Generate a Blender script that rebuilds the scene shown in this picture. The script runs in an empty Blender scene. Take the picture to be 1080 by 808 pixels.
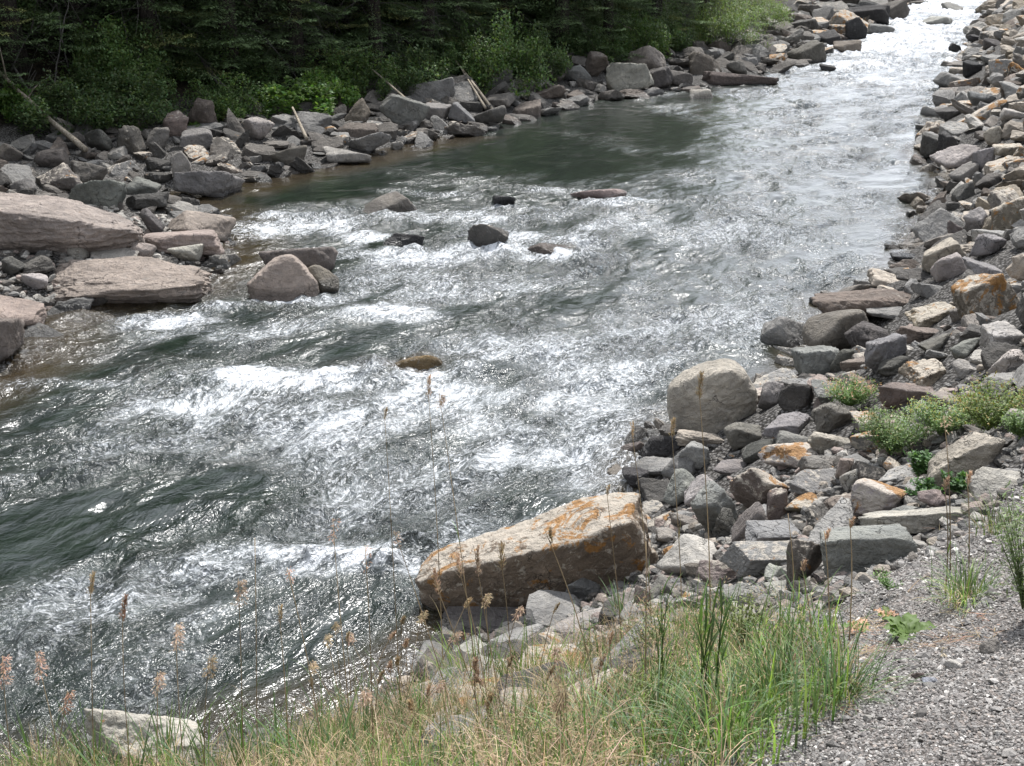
import bpy, math
import numpy as np
rng = np.random.default_rng(7)
sc = bpy.context.scene
COL = sc.collection
R = math.radians
# ------------------------------------------------------------------ camera geometry (photo pixels 1080 x 808)
CAMZ, PITCH, F = 5.5, R(22.0), 1200.0
cp, sp = math.cos(PITCH), math.sin(PITCH)
def ray(px, py):
    a = (np.asarray(px, float) - 540) / F; b = (404 - np.asarray(py, float)) / F
    return np.stack([a, cp + b * sp, -sp + b * cp], -1)
def proj(P):
    P = np.asarray(P, float); x = P[..., 0]; y = P[..., 1]; z = P[..., 2] - CAMZ
    d = y * cp - z * sp; u = y * sp + z * cp
    return 540 + F * x / d, 404 - F * u / d, d
def P0(px, py, z=0.0):
    r = ray(px, py); t = (z - CAMZ) / r[..., 2]
    return np.stack([r[..., 0] * t, r[..., 1] * t], -1)
# ------------------------------------------------------------------ noise
_pr = np.random.default_rng(11)
_perm = _pr.permutation(256).astype(np.int64); _perm = np.concatenate([_perm, _perm, _perm])
_g = _pr.normal(size=(256, 3)); _g /= np.linalg.norm(_g, axis=1)[:, None]
def perlin(p):
    p = np.asarray(p, float); i = np.floor(p).astype(np.int64); f = p - i; i &= 255
    w = f * f * f * (f * (f * 6 - 15) + 10); out = 0
    for dx in (0, 1):
        for dy in (0, 1):
            for dz in (0, 1):
                h = _perm[_perm[_perm[(i[:, 0] + dx) & 255] + ((i[:, 1] + dy) & 255)] + ((i[:, 2] + dz) & 255)]
                g = _g[h]; d = (f[:, 0] - dx) * g[:, 0] + (f[:, 1] - dy) * g[:, 1] + (f[:, 2] - dz) * g[:, 2]
                out = out + d * (w[:, 0] if dx else 1 - w[:, 0]) * (w[:, 1] if dy else 1 - w[:, 1]) * (w[:, 2] if dz else 1 - w[:, 2])
    return out * 1.6
def fbm(p, o=4, g=0.5):
    s = 0; a = 1; p = np.array(p, float)
    for k in range(o):
        s = s + a * perlin(p); p = p * 2.03 + 17.3; a *= g
    return s
def n2(x, y, s, seed=0, o=3):
    return fbm(np.stack([np.ravel(x) * s, np.ravel(y) * s, np.full(np.size(x), seed * 7.31 + .37)], -1), o).reshape(np.shape(x))
def sst(a, b, x):
    t = np.clip((x - a) / (b - a), 0, 1); return t * t * (3 - 2 * t)
# ------------------------------------------------------------------ shorelines
_Rpx = [(1400,-2600),(1000,-900),(880,-300),(808,20),(790,170),(752,330),(715,405),(690,440),(640,560),(560,640),(520,682),(500,668),(470,682),(440,722),(420,790),(400,832),(380,848),(355,852),(330,862),(318,868),(300,930),(285,945),(262,955),(243,978),(227,972),(212,985),(197,1000),(180,992),(163,968),(148,985),(127,990),(113,1000),(95,1012),(73,1014),(55,1022),(40,1024),(25,1040),(8,1044)]
_Lpx = [(1400,-9000),(808,-1500),(600,-520),(450,-130),(400,-30),(380,12),(350,38),(330,48),(322,72),(300,195),(275,232),(250,242),(235,232),(215,192),(204,186),(197,250),(186,288),(170,365),(152,436),(134,524),(120,568),(106,640),(98,700),(90,775),(80,805),(66,848),(50,872),(38,890),(22,930),(8,958)]
def _poly(lst, ext):
    q = np.array([P0(x, y) for y, x in lst]); o = np.argsort(q[:, 1]); q = q[o]
    return np.vstack([[[q[0, 0] - 60, q[0, 1] - 40]], q, ext])
RS = _poly(_Rpx, [[52, 120], [70, 200], [150, 800]])
LS = _poly(_Lpx, [[44, 120], [58, 200], [120, 800]])
def _sdist(pl, x, y, sgn):
    x = np.asarray(x, float); y = np.asarray(y, float); d2 = np.full(x.shape, 1e18)
    for a, b in zip(pl[:-1], pl[1:]):
        e = b - a; t = np.clip(((x - a[0]) * e[0] + (y - a[1]) * e[1]) / (e @ e), 0, 1)
        d2 = np.minimum(d2, (x - a[0] - t * e[0]) ** 2 + (y - a[1] - t * e[1]) ** 2)
    s = np.sign(x - np.interp(y, pl[:, 1], pl[:, 0])) * sgn; s[s == 0] = 1
    return np.sqrt(d2) * s
def sR(x, y): return _sdist(RS, x, y, 1.0)
def sL(x, y): return _sdist(LS, x, y, -1.0)
def gthr(y): return np.interp(y, [6.0, 7.5], [3.6, 4.35])
def H(x, y, fine=False):
    x = np.atleast_1d(np.asarray(x, float)); y = np.atleast_1d(np.asarray(y, float))
    a = sR(x, y); b = sL(x, y)
    zr = np.interp(a, [-4, -1.5, -.4, 0, .8, 2.5, 4.6, 5.4, 6.4, 9, 40, 400], [-.95, -.6, -.2, -.05, .38, 1.45, 3.02, 3.45, 3.72, 3.8, 6, 60])
    zl = np.interp(b, [-4, -1.5, -.4, 0, 1, 6, 7.5, 30, 80, 400], [-.95, -.5, -.15, -.05, .22, .95, 1.5, 12, 30, 70])
    z = np.where(a > 0, zr, np.where(b > 0, zl, np.maximum(zr, zl)))
    land = np.maximum(a, b)
    z = z + 0.10 * n2(x, y, .45, 1, 2) * sst(-.5, 1.5, land) * (1 - .8 * sst(4.6, 5.6, a) * (y < 12))
    if fine: z = z + 0.035 * n2(x, y, 2.2, 2, 3) * (1 - .8 * sst(4.2, 5.0, a) * (y < 12))
    return z
_T = np.concatenate([np.arange(1.2, 20, .03), np.arange(20, 60, .12), np.arange(60, 160, .5)])
def hit(px, py, water=True):
    r = ray(px, py); x = r[0] * _T; y = r[1] * _T; z = CAMZ + r[2] * _T
    h = H(x, y)
    if water: h = np.maximum(h, 0)
    k = np.argmax(z < h) if (z < h).any() else len(_T) - 1
    return np.array([x[k], y[k], h[k]])
# ------------------------------------------------------------------ mesh helpers
def mk(name, V, Fs, mat=None, parent=None, smooth=True, attrs=None, loc=None):
    """V (n,3); Fs: list of int arrays (m,k)"""
    me = bpy.data.meshes.new(name); V = np.ascontiguousarray(V, np.float32)
    Fs = [np.asarray(f, np.int32) for f in (Fs if isinstance(Fs, list) else [Fs]) if len(f)]
    me.vertices.add(len(V)); me.vertices.foreach_set('co', V.ravel())
    lt = np.concatenate([np.full(len(f), f.shape[1], np.int32) for f in Fs])
    li = np.concatenate([f.ravel() for f in Fs])
    me.loops.add(len(li)); me.loops.foreach_set('vertex_index', li)
    me.polygons.add(len(lt)); me.polygons.foreach_set('loop_start', np.concatenate([[0], np.cumsum(lt)[:-1]]).astype(np.int32))
    me.polygons.foreach_set('loop_total', lt)
    me.polygons.foreach_set('use_smooth', np.full(len(lt), smooth))
    me.update(calc_edges=True)
    for k, a in (attrs or {}).items():
        a = np.asarray(a, np.float32)
        if a.ndim == 2:
            at = me.attributes.new(k, 'FLOAT_COLOR', 'POINT')
            if a.shape[1] == 3: a = np.hstack([a, np.ones((len(a), 1), np.float32)])
            at.data.foreach_set('color', np.ascontiguousarray(a).ravel())
        else:
            at = me.attributes.new(k, 'FLOAT', 'POINT'); at.data.foreach_set('value', a)
    if mat: me.materials.append(mat)
    o = bpy.data.objects.new(name, me); COL.objects.link(o)
    if parent: o.parent = parent
    if loc is not None: o.location = loc
    return o
def tag(o, label=None, cat=None, group=None, kind=None):
    for k, v in (('label', label), ('category', cat), ('group', group), ('kind', kind)):
        if v: o[k] = v
    return o
def empty(name, loc, label, cat, group=None):
    o = bpy.data.objects.new(name, None); o.empty_display_size = .2; COL.objects.link(o); o.location = loc
    return tag(o, label, cat, group)
def copy_tree(o, loc, rz=0, s=1, label=None):
    c = o.copy(); COL.objects.link(c); c.location = loc; c.rotation_euler = (0, 0, rz); c.scale = (s, s, s)
    if label: c['label'] = label
    for ch in [q for q in list(COL.objects) if q.parent == o]:
        d = ch.copy(); COL.objects.link(d); d.parent = c
    return c
class Acc:
    def __init__(s): s.V = []; s.Q = []; s.T = []; s.C = []; s.n = 0
    def add(s, V, Fq=None, Ft=None, C=None):
        V = np.asarray(V, float)
        if Fq is not None and len(Fq): s.Q.append(np.asarray(Fq) + s.n)
        if Ft is not None and len(Ft): s.T.append(np.asarray(Ft) + s.n)
        s.V.append(V); s.n += len(V)
        if C is not None: s.C.append(np.broadcast_to(np.asarray(C, float), (len(V), np.shape(C)[-1])))
    def obj(s, name, mat, parent=None, smooth=True, **k):
        Fs = [np.vstack(q) for q in (s.Q, s.T) if q]
        return mk(name, np.vstack(s.V), Fs, mat, parent, smooth, {'tint': np.vstack(s.C)} if s.C else None, **k)
def tube(acc, pts, rad, n=6, C=None, cap=True):
    pts = np.asarray(pts, float); m = len(pts); rad = np.broadcast_to(rad, (m,))
    t = np.gradient(pts, axis=0); t /= np.linalg.norm(t, axis=1)[:, None] + 1e-9
    up = np.where(np.abs(t[:, 2:3]) > .9, [[1., 0, 0]], [[0, 0, 1.]])
    a = np.cross(t, up); a /= np.linalg.norm(a, axis=1)[:, None] + 1e-9; b = np.cross(t, a)
    an = np.arange(n) * 2 * np.pi / n
    V = (pts[:, None] + rad[:, None, None] * (np.cos(an)[None, :, None] * a[:, None] + np.sin(an)[None, :, None] * b[:, None])).reshape(-1, 3)
    i, j = np.meshgrid(np.arange(m - 1), np.arange(n), indexing='ij'); j2 = (j + 1) % n
    Fq = np.stack([i * n + j, i * n + j2, (i + 1) * n + j2, (i + 1) * n + j], -1).reshape(-1, 4)
    Ft = None
    if cap:
        V = np.vstack([V, pts[0], pts[-1]]); k = m * n; jj = np.arange(n); j3 = (jj + 1) % n
        Ft = np.vstack([np.stack([jj * 0 + k, j3, jj], -1), np.stack([jj * 0 + k + 1, (m - 1) * n + jj, (m - 1) * n + j3], -1)])
    acc.add(V, Fq, Ft, C)
def blades(acc, root, L, W, az, bend, C0, C1, seg=4, up=None, twist=None, fold=False, prof=0.7):
    """vectorised curved tapering blades; root (n,3) L,W,az,bend (n) C (n,3)"""
    n = len(root); L, W, az, bend = (np.broadcast_to(np.asarray(q, float), (n,)) for q in (L, W, az, bend))
    C0 = np.broadcast_to(C0, (n, 3)); C1 = np.broadcast_to(C1, (n, 3))
    t = np.linspace(0, 1, seg + 1)
    hd = np.stack([np.cos(az), np.sin(az), az * 0], -1)
    th0 = np.broadcast_to(.08 if up is None else up, (n,))
    ang = th0[:, None] + bend[:, None] * t[None] ** 1.3
    dl = (L / seg)[:, None]
    hx = np.cumsum(np.sin(ang) * dl, 1) - np.sin(ang) * dl; hz = np.cumsum(np.cos(ang) * dl, 1) - np.cos(ang) * dl
    c = root[:, None] + hd[:, None] * hx[..., None]; c[..., 2] += hz
    tw = az + np.pi / 2 if twist is None else az + np.pi / 2 + twist
    sd = np.stack([np.cos(tw), np.sin(tw), az * 0], -1)
    if prof == 'leaf': w = np.sin(np.pi * (t * .92 + .08)) ** .8
    else: w = (1 - t) ** prof
    w = w.copy(); w[-1] = 0
    off = sd[:, None] * (W[:, None] * w[None] * .5)[..., None]
    A, B = c - off, c + off
    V = np.stack([A[:, :-1], B[:, :-1]], 2).reshape(n, -1, 3); V = np.concatenate([V, c[:, -1:]], 1)
    k = 2 * seg + 1; base = np.arange(n)[:, None] * k
    q = np.concatenate([base + np.array([2 * s, 2 * s + 1, 2 * s + 3, 2 * s + 2]) for s in range(seg - 1)]) if seg > 1 else None
    tr = base + np.array([2 * seg - 2, 2 * seg - 1, 2 * seg])
    tt = np.append(np.repeat(t[:-1], 2), 1.0)
    Cc = C0[:, None] * (1 - tt)[None, :, None] + C1[:, None] * tt[None, :, None]
    acc.add(V.reshape(-1, 3), q, tr); acc.C.append(Cc.reshape(-1, 3))
    return c
# ------------------------------------------------------------------ material helpers
class NT:
    def __init__(s, name):
        s.m = bpy.data.materials.new(name); s.m.use_nodes = True; s.t = s.m.node_tree; s.t.nodes.clear()
        s.out = s.t.nodes.new('ShaderNodeOutputMaterial')
    def n(s, typ, inp=None, **kw):
        q = s.t.nodes.new('ShaderNode' + typ)
        for k, v in kw.items(): setattr(q, k, v)
        for k, v in (inp or {}).items(): s.set(q.inputs[k], v)
        return q
    def set(s, sock, v):
        if isinstance(v, bpy.types.NodeSocket): s.t.links.new(v, sock)
        elif isinstance(v, (tuple, list)) and len(v) == 3 and sock.type == 'RGBA': sock.default_value = (*v, 1)
        else: sock.default_value = v
    def math(s, op, a, b=None, c=None, clamp=False):
        q = s.n('Math', operation=op, use_clamp=clamp); s.set(q.inputs[0], a)
        if b is not None: s.set(q.inputs[1], b)
        if c is not None: s.set(q.inputs[2], c)
        return q.outputs[0]
    def vmath(s, op, a, b=None, scale=None):
        q = s.n('VectorMath', operation=op); s.set(q.inputs[0], a)
        if b is not None: s.set(q.inputs[1], b)
        if scale is not None: s.set(q.inputs['Scale'], scale)
        return q.outputs[0]
    def noise(s, vec, scale, detail=4, rough=.55, dist=0, out='Fac', typ='FBM'):
        q = s.n('TexNoise', {'Vector': vec, 'Scale': scale, 'Detail': detail, 'Roughness': rough, 'Distortion': dist}); return q.outputs[out]
    def mr(s, v, a, b, c=0.0, d=1.0, smooth=True):
        q = s.n('MapRange', interpolation_type='SMOOTHSTEP' if smooth else 'LINEAR'); 
        for k, x in zip(('Value', 'From Min', 'From Max', 'To Min', 'To Max'), (v, a, b, c, d)): s.set(q.inputs[k], x)
        return q.outputs[0]
    def mix(s, f, a, b, blend='MIX'):
        q = s.n('Mix', data_type='RGBA', blend_type=blend); s.set(q.inputs[0], f); s.set(q.inputs[6], a); s.set(q.inputs[7], b); return q.outputs[2]
    def bump(s, h, strength, dist, normal=None):
        q = s.n('Bump', {'Height': h, 'Strength': strength, 'Distance': dist})
        if normal is not None: s.set(q.inputs['Normal'], normal)
        return q.outputs[0]
    def pbsdf(s, col, rough, normal=None, spec=.4, **k):
        q = s.n('BsdfPrincipled', {'Base Color': col, 'Roughness': rough, 'Specular IOR Level': spec})
        if normal is not None: s.set(q.inputs['Normal'], normal)
        for a, b in k.items(): s.set(q.inputs[a], b)
        return q.outputs[0]
    def fin(s, sh, disp=None): s.t.links.new(sh, s.out.inputs[0]); return s.m
def rock_mat(name, src, wet=True):
    m = NT(name); pos = m.n('NewGeometry')
    if src == 'object':
        oi = m.n('ObjectInfo'); tint, lich, rnd = oi.outputs['Color'], oi.outputs['Alpha'], oi.outputs['Random']
    else:
        a = m.n('Attribute', attribute_name='tint'); tint, lich = a.outputs['Color'], a.outputs['Alpha']
        rnd = m.n('Attribute', attribute_name='rnd').outputs['Fac']
    rv = m.n('CombineXYZ', {0: m.math('MULTIPLY', rnd, 6.1), 1: m.math('MULTIPLY', rnd, 17.3), 2: m.math('MULTIPLY', rnd, 41.7)}).outputs[0]
    v = m.vmath('ADD', pos.outputs['Position'], m.vmath('SCALE', rv, scale=5.0))
    vr = m.n('VectorRotate', {'Vector': v, 'Rotation': rv}, rotation_type='EULER_XYZ').outputs[0]
    vs = m.n('Mapping', {'Vector': vr, 'Scale': (1.2, 1.2, 7.0)}).outputs[0]
    big = m.noise(v, 2.2, 5, .6); med = m.noise(v, 11, 6, .65, .4); fine = m.noise(v, 70, 4, .7)
    strata = m.noise(vs, 3.0, 7, .66, .8)
    col = m.mix(m.mr(big, .3, .7), m.vmath('SCALE', tint, scale=.72), m.vmath('SCALE', tint, scale=1.28))
    col = m.mix(m.mr(med, .35, .68, 0, .75), col, m.mix(1, col, (1.3, 1.27, 1.22), 'MULTIPLY'))
    col = m.mix(m.mr(strata, .52, .62, 0, .22), col, m.vmath('SCALE', col, scale=.55))
    col = m.mix(m.mr(strata, .60, .66, 0, .25), col, (.42, .40, .37))
    col = m.mix(m.mr(fine, .55, .75, 0, .35), col, m.vmath('SCALE', col, scale=1.7))
    col = m.mix(m.mr(fine, .46, .30, 0, .5), col, m.vmath('SCALE', col, scale=.45))
    # pale crust and orange lichen; extra crust on upward faces paints in sunlit tops
    up = m.n('SeparateXYZ', {0: pos.outputs['Normal']}).outputs[2]
    l1 = m.noise(v, 4.0, 8, .72, .6); l2 = m.noise(m.vmath('ADD', v, (9., 3., 5.)), 8.5, 8, .75, .5)
    th = m.math('SUBTRACT', .74, m.math('MULTIPLY', lich, .29))
    th = m.math('SUBTRACT', th, m.math('MULTIPLY', up, .04))
    k1 = m.mr(m.math('SUBTRACT', l2, m.math('SUBTRACT', th, m.math('MULTIPLY', m.mr(up, .3, .9), m.math('MULTIPLY', lich, .16)))), 0, .05)
    col = m.mix(m.math('MULTIPLY', k1, .75), col, (.50, .45, .38))
    k2 = m.mr(m.math('SUBTRACT', l1, m.math('ADD', th, .012)), 0, .05)
    lc = m.mix(m.noise(v, 30, 3), (.20, .09, .025), (.42, .21, .05))
    col = m.mix(m.math('MULTIPLY', k2, .85), col, lc)
    vo = m.n('TexVoronoi', {'Vector': m.vmath('ADD', vr, m.vmath('SCALE', m.noise(v, 3, 4, .6, 0, 'Color'), scale=.9)), 'Scale': 2.3}, feature='DISTANCE_TO_EDGE').outputs[0]
    crack = m.mr(vo, .0, .022, 1, 0); crack = m.math('MULTIPLY', crack, m.mr(big, .45, .6))
    col = m.mix(m.math('MULTIPLY', crack, .7), col, (.03, .028, .025))
    # wet band at the waterline (a real property of the stone there)
    z = m.n('SeparateXYZ', {0: pos.outputs['Position']}).outputs[2]
    wz = m.mr(m.math('ADD', z, m.math('MULTIPLY', big, -.16)), -.02, .11, 1, 0)
    col = m.mix(m.math('MULTIPLY', wz, .65), col, m.vmath('SCALE', col, scale=.25))
    rough = m.mr(wz, 0, 1, .85, .25)
    h = m.math('ADD', m.math('MULTIPLY', big, .5), m.math('ADD', m.math('MULTIPLY', med, .40), m.math('ADD', m.math('MULTIPLY', strata, .13), m.math('MULTIPLY', fine, .075))))
    h = m.math('SUBTRACT', h, m.math('MULTIPLY', crack, .12))
    nb = m.bump(h, 1.0, .17)
    return m.fin(m.pbsdf(col, rough, nb, .35))
ROCK = rock_mat('weathered_rock', 'object'); ROCKA = rock_mat('rubble_rock', 'attr')
def leaf_mat(name, rough=.55, trans=.35, spec=.3, tt=(1.25, 1.35, .6)):
    m = NT(name); a = m.n('Attribute', attribute_name='tint').outputs['Color']
    p = m.n('NewGeometry').outputs['Position']
    c = m.mix(m.mr(m.noise(p, 1.7, 3), .35, .65), m.vmath('SCALE', a, scale=.7), m.vmath('SCALE', a, scale=1.3))
    tr = m.n('BsdfTranslucent', {'Color': m.mix(1, c, tt, 'MULTIPLY')}).outputs[0]
    mx = m.n('MixShader', {0: trans, 1: m.pbsdf(c, rough, spec=spec), 2: tr}).outputs[0]
    return m.fin(mx)
LEAF = leaf_mat('foliage'); NEEDLE = leaf_mat('needles', .7, .15, .15); DRY = leaf_mat('dry_straw', .7, .4, .15, (1, .95, .85))
def bark_mat(name, c0, c1):
    m = NT(name); g = m.n('TexCoord').outputs['Object']
    v = m.n('Mapping', {'Vector': g, 'Scale': (1, 1, .18)}).outputs[0]
    n = m.noise(v, 22, 6, .7, .5)
    return m.fin(m.pbsdf(m.mix(m.mr(n, .35, .65), c0, c1), .9, m.bump(n, .9, .04), .15))
BARK = bark_mat('bark', (.02, .017, .015), (.075, .063, .056)); DEADWOOD = bark_mat('bleached_wood', (.20, .17, .13), (.42, .37, .30))
TWIG = bark_mat('grey_twig', (.07, .065, .06), (.17, .16, .15))
# ------------------------------------------------------------------ ground
def grid_axis(a, b, f0, f1, d0, grow=1.12):
    mid = np.arange(f0, f1, d0); up = []; v = f1; d = d0
    while v < b: up.append(v); d *= grow; v += d
    up.append(b); dn = []; v = f0; d = d0
    while v > a: d *= grow; v -= d; dn.append(v)
    return np.concatenate([dn[::-1], mid, up])
xs = grid_axis(-700, 700, -14, 12, .12, 1.06); ys = grid_axis(-60, 900, 0, 26, .10, 1.03)
X, Y = np.meshgrid(xs, ys); Z = H(X.ravel(), Y.ravel(), True)
aR = sR(X.ravel(), Y.ravel()); aL = sL(X.ravel(), Y.ravel())
nx, ny = len(xs), len(ys)
i, j = np.meshgrid(np.arange(ny - 1), np.arange(nx - 1), indexing='ij'); b0 = i * nx + j
Fg = np.stack([b0, b0 + 1, b0 + nx + 1, b0 + nx], -1).reshape(-1, 4)
jit = .35 * n2(X.ravel(), Y.ravel(), 1.1, 5, 3)
gravel = sst(0, .3, aR + .5 * jit - gthr(Y.ravel())) * (Y.ravel() < 200); soil = np.maximum(sst(5.3, 6.5, aL + 1.2 * jit), 0)
zone = np.stack([gravel, soil, sst(0, -.4, np.maximum(aR, aL))], -1)
m = NT('ground_surface'); p = m.n('NewGeometry').outputs['Position']; zc = m.n('SeparateColor', {0: m.n('Attribute', attribute_name='zone').outputs['Color']})
def cells(scale, vec=p):
    q = m.n('TexVoronoi', {'Vector': vec, 'Scale': scale}); return q.outputs['Distance'], m.n('SeparateColor', {0: q.outputs['Color']}).outputs[0]
dg, cg = cells(95.0); db, cb = cells(9.0); dm, cm = cells(26.0)
ramp = m.n('ValToRGB', {0: cg}); cr = ramp.color_ramp
cr.elements[0].color = (.07, .066, .064, 1); cr.elements[1].color = (.42, .40, .38, 1)
for pos_, c_ in ((.3, (.14, .13, .125)), (.6, (.22, .20, .19)), (.85, (.30, .26, .24))):
    e = cr.elements.new(pos_); e.color = (*c_, 1)
gcol = m.mix(m.mr(dg, .35, .75), ramp.outputs[0], (.05, .046, .042))
gcol = m.mix(m.mr(m.noise(p, 2.5, 4), .4, .7, 0, .4), gcol, (.16, .14, .125))
rcol = m.mix(m.mr(cm, 0, 1, smooth=False), (.06, .058, .056), (.2, .19, .18)); rcol = m.mix(m.mr(dm, .3, .7), rcol, (.025, .023, .02))
scol = m.mix(m.mr(m.noise(p, 9, 6), .35, .65), (.016, .013, .009), (.05, .04, .026))
bcol = m.mix(m.mr(cb, 0, 1), (.08, .07, .045), (.2, .17, .11))
c = m.mix(zc.outputs[0], rcol, gcol); c = m.mix(zc.outputs[1], c, scol); c = m.mix(zc.outputs[2], c, bcol)
hh = m.math('MULTIPLY', dg, -1.0); hr = m.math('MULTIPLY', dm, -1.0)
nb = m.bump(hr, .8, .03, m.bump(hh, .8, .008))
GROUND = m.fin(m.pbsdf(c, .9, nb, .2))
g = mk('ground', np.stack([X.ravel(), Y.ravel(), Z], -1), Fg, GROUND, attrs={'zone': zone}); g['kind'] = 'structure'

# ------------------------------------------------------------------ water
RIPPLE = [(515,263,32,4,1.0,0),(531,217,18,3,.95,0),(425,261,32,3,.95,0),(412,226,40,3,.8,0),(300,317,44,3,.7,0),(632,213,40,3,.9,0),(590,270,36,3,.9,0),(230,322,40,3,.5,0),(440,398,44,6,.9,0),  # px, py, rx, ry, foam, extra height of water over hidden stones
 (300,402,130,16,1.0,.10),(400,392,60,12,.9,0),(210,425,70,18,.75,0),(300,445,160,26,.55,0),(180,455,100,22,.35,0),
 (470,420,120,22,.6,0),(600,430,100,26,.55,0),(560,480,120,32,.35,0),(520,445,70,18,.6,0),
 (410,330,55,8,.85,.05),(345,318,50,8,.3,0),(190,337,45,5,.9,.03),(290,350,120,14,.3,0),
 (330,592,95,14,1.0,.05),(240,600,80,18,.5,0),(410,598,40,9,.9,0),(180,640,120,26,.3,0),(120,560,90,24,.15,0),
 (430,268,100,9,.8,0),(500,262,50,6,.9,0),(385,250,25,7,.8,0),(545,250,30,5,.7,0),(590,270,40,5,.9,0),(620,255,60,6,.4,0),
 (640,214,55,4,.95,0),(600,205,25,4,.7,0),(575,200,50,4,.5,0),(540,218,40,4,.5,0),(460,205,50,4,.55,0),
 (270,240,40,8,.75,0),(330,236,60,8,.6,0),(290,228,30,4,.6,0),(400,228,50,5,.5,0),(480,228,80,6,.5,0),
 (500,310,130,24,.28,0),(700,330,150,40,.22,0),(650,400,110,30,.35,0),(780,250,120,40,.18,0),(700,240,110,24,.3,0),
 (650,470,90,30,.3,0),(560,365,90,14,.4,0),(495,395,30,10,.6,.12),(530,375,40,10,.5,.08),
 (905,52,55,9,1.0,.12),(960,45,60,12,.9,.1),(960,25,60,8,.9,.05),(990,10,50,8,1.0,.05),(900,70,60,6,.8,0),(930,85,70,9,.45,0),
 (1005,70,30,9,.5,0),(980,35,40,10,.8,0),(1000,2,50,5,1.0,0),(860,62,20,4,.7,0),
 (550,560,120,30,.3,0),(440,530,90,24,.25,0),(620,500,70,24,.4,0),(100,690,140,40,.15,0),(60,420,60,14,.12,0),(30,600,70,30,.1,0),(60,405,80,6,.45,0),
]
DOMES = [(432,384,34,9,.16),(495,388,30,12,.12),(560,262,34,5,.05),(632,206,34,4,.06),(410,213,34,5,.02),(300,400,120,12,.06),(410,328,50,6,.06),(425,575,26,6,.08)]
CALM = [(700,165,90,18,.65),(765,128,60,12,.5),(330,206,110,8,.9),(470,150,180,34,1.0),(330,190,110,16,1.0),(620,125,110,20,.9),(700,140,90,34,.8),(600,170,130,26,.9),(740,105,50,12,.7),(250,208,60,8,1.),(640,180,60,10,.7)]
DARK = [(40,440,90,30,.6),(20,560,60,30,.8),(180,400,50,12,.5),(330,240,30,6,.3),(700,420,60,10,.2),(60,350,60,10,.6),(500,325,60,8,.5),(660,255,40,5,.6),(690,262,40,5,.5),
        (960,178,40,5,.7),(930,187,50,3,.6),(420,410,80,6,.2),(180,320,60,5,.6),(190,530,60,16,.5),(300,520,30,14,.6),(640,265,60,6,.5),(800,225,60,5,.4),(770,205,50,5,.35)]
def wfield(L, x, y, clip=True):
    o = np.zeros_like(x)
    for px, py, rx, ry, s in L:
        q = P0(px, py); pr = ray(px, py); t = -CAMZ / pr[2]; sd = abs(pr[2]) / np.linalg.norm(pr)
        ax = rx * t / F; ay = ry * t / F / sd
        dx = (x - q[0]) / ax; dy = (y - q[1]) / ay; r2 = dx * dx + dy * dy; k = r2 < 9
        o[k] = np.maximum(o[k], s * np.exp(-1.1 * r2[k]))
    return o
yy = [-14.0]
while yy[-1] < 130: yy.append(yy[-1] + max(.02, .0021 * (yy[-1] + 1)) if yy[-1] > 4.5 else yy[-1] + .12)
while yy[-1] < 800: yy.append(yy[-1] * 1.03)
yy = np.array(yy); uu = np.linspace(-.72, .62, 860)
WX = (uu[None] * (np.maximum(yy, 4)[:, None] + 2.0)); WY = np.broadcast_to(yy[:, None], WX.shape).copy()
# flow coordinates
gy = np.arange(-20, 400, .25); cx = .5 * (np.interp(gy, LS[:, 1], LS[:, 0]).clip(-12, 99) + np.interp(gy, RS[:, 1], RS[:, 0])); cx = np.convolve(np.pad(cx, 20, 'edge'), np.ones(41) / 41, 'valid')
dc = np.gradient(cx, gy); cs = 1 / np.sqrt(1 + dc ** 2); al = np.cumsum(.25 / cs)
x = WX.ravel(); y = WY.ravel(); A = .80 * y + .60 * x; B = .80 * x - .60 * y
shR = sR(x, y); shL = sL(x, y); inl = np.maximum(shR, shL)
foam = wfield([q[:5] for q in RIPPLE], x, y); calm = (1.45 * wfield(CALM, x, y)).clip(0, 1); dark = wfield(DARK, x, y)
# streaked break-up of the broad fields
br = n2(A * .7, B, 1.0, 3, 4); br2 = n2(A * .5, B * 1.4, 3.2, 4, 3)
far = sst(22, 45, y)
tong = n2(A * .42, B * .95, .75, 41, 3); tong2 = n2(A * .5, B, 2.1, 43, 3)
chop = np.clip(.62 + .5 * foam + .15 * br + .75 * tong + .35 * tong2 - .35 * dark, .10, 1.25) * (1 - .93 * calm * (1 + .10 * br2)).clip(.07, 1) * sst(.3, -.08, inl)
foamv = np.clip(foam * (1 + .5 * br + .35 * br2) + .16 * br + .20 * tong + .07 + .03 * far - .25 * dark, 0, 1) * (1 - calm.clip(0, 1))
def ridge(v): return 1 - 2 * np.abs(v)
P_ = lambda s, k, st=.75: np.stack([A * s * st, B * s, np.full_like(A, k)], -1)
wrp = perlin(P_(.6, 1.)) * .3
A2, B2 = A + wrp, B + perlin(P_(.6, 7.)) * .3
Q = lambda s, k, st=.8: np.stack([A2 * s * st, B2 * s, np.full_like(A, k)], -1)
hgt = .10 * perlin(Q(.55, 2.)) +   .105 * ridge(perlin(Q(1.25, 3.))) +   .044 * ridge(perlin(Q(3.4, 4., .6))) +   .012 * ridge(perlin(Q(7.7, 5., .55))) + .005 * ridge(perlin(Q(16., 6., .6)))
hgt += foam * (.03 * ridge(perlin(Q(4.5, 8., 1))) + .015 * ridge(perlin(Q(11, 9., 1))))
hgt += .07 * foam * ridge(perlin(Q(.9, 31.)))
hgt -= .11
z = hgt * chop * (1 + .5 * far)
z += wfield(DOMES, x, y) + .35 * foam * .12 * (y > 40)
hump = wfield([(432,386,36,9,1.),(590,264,26,4,.6)], x, y); foamv *= (1 - .85 * hump); chop *= (1 - .6 * hump)
shal = hump + sst(-1.6, -.2, shL) * (y < 32) * (y > 6) * (1 - foam) + .6 * sst(-.7, -.1, shR)
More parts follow.
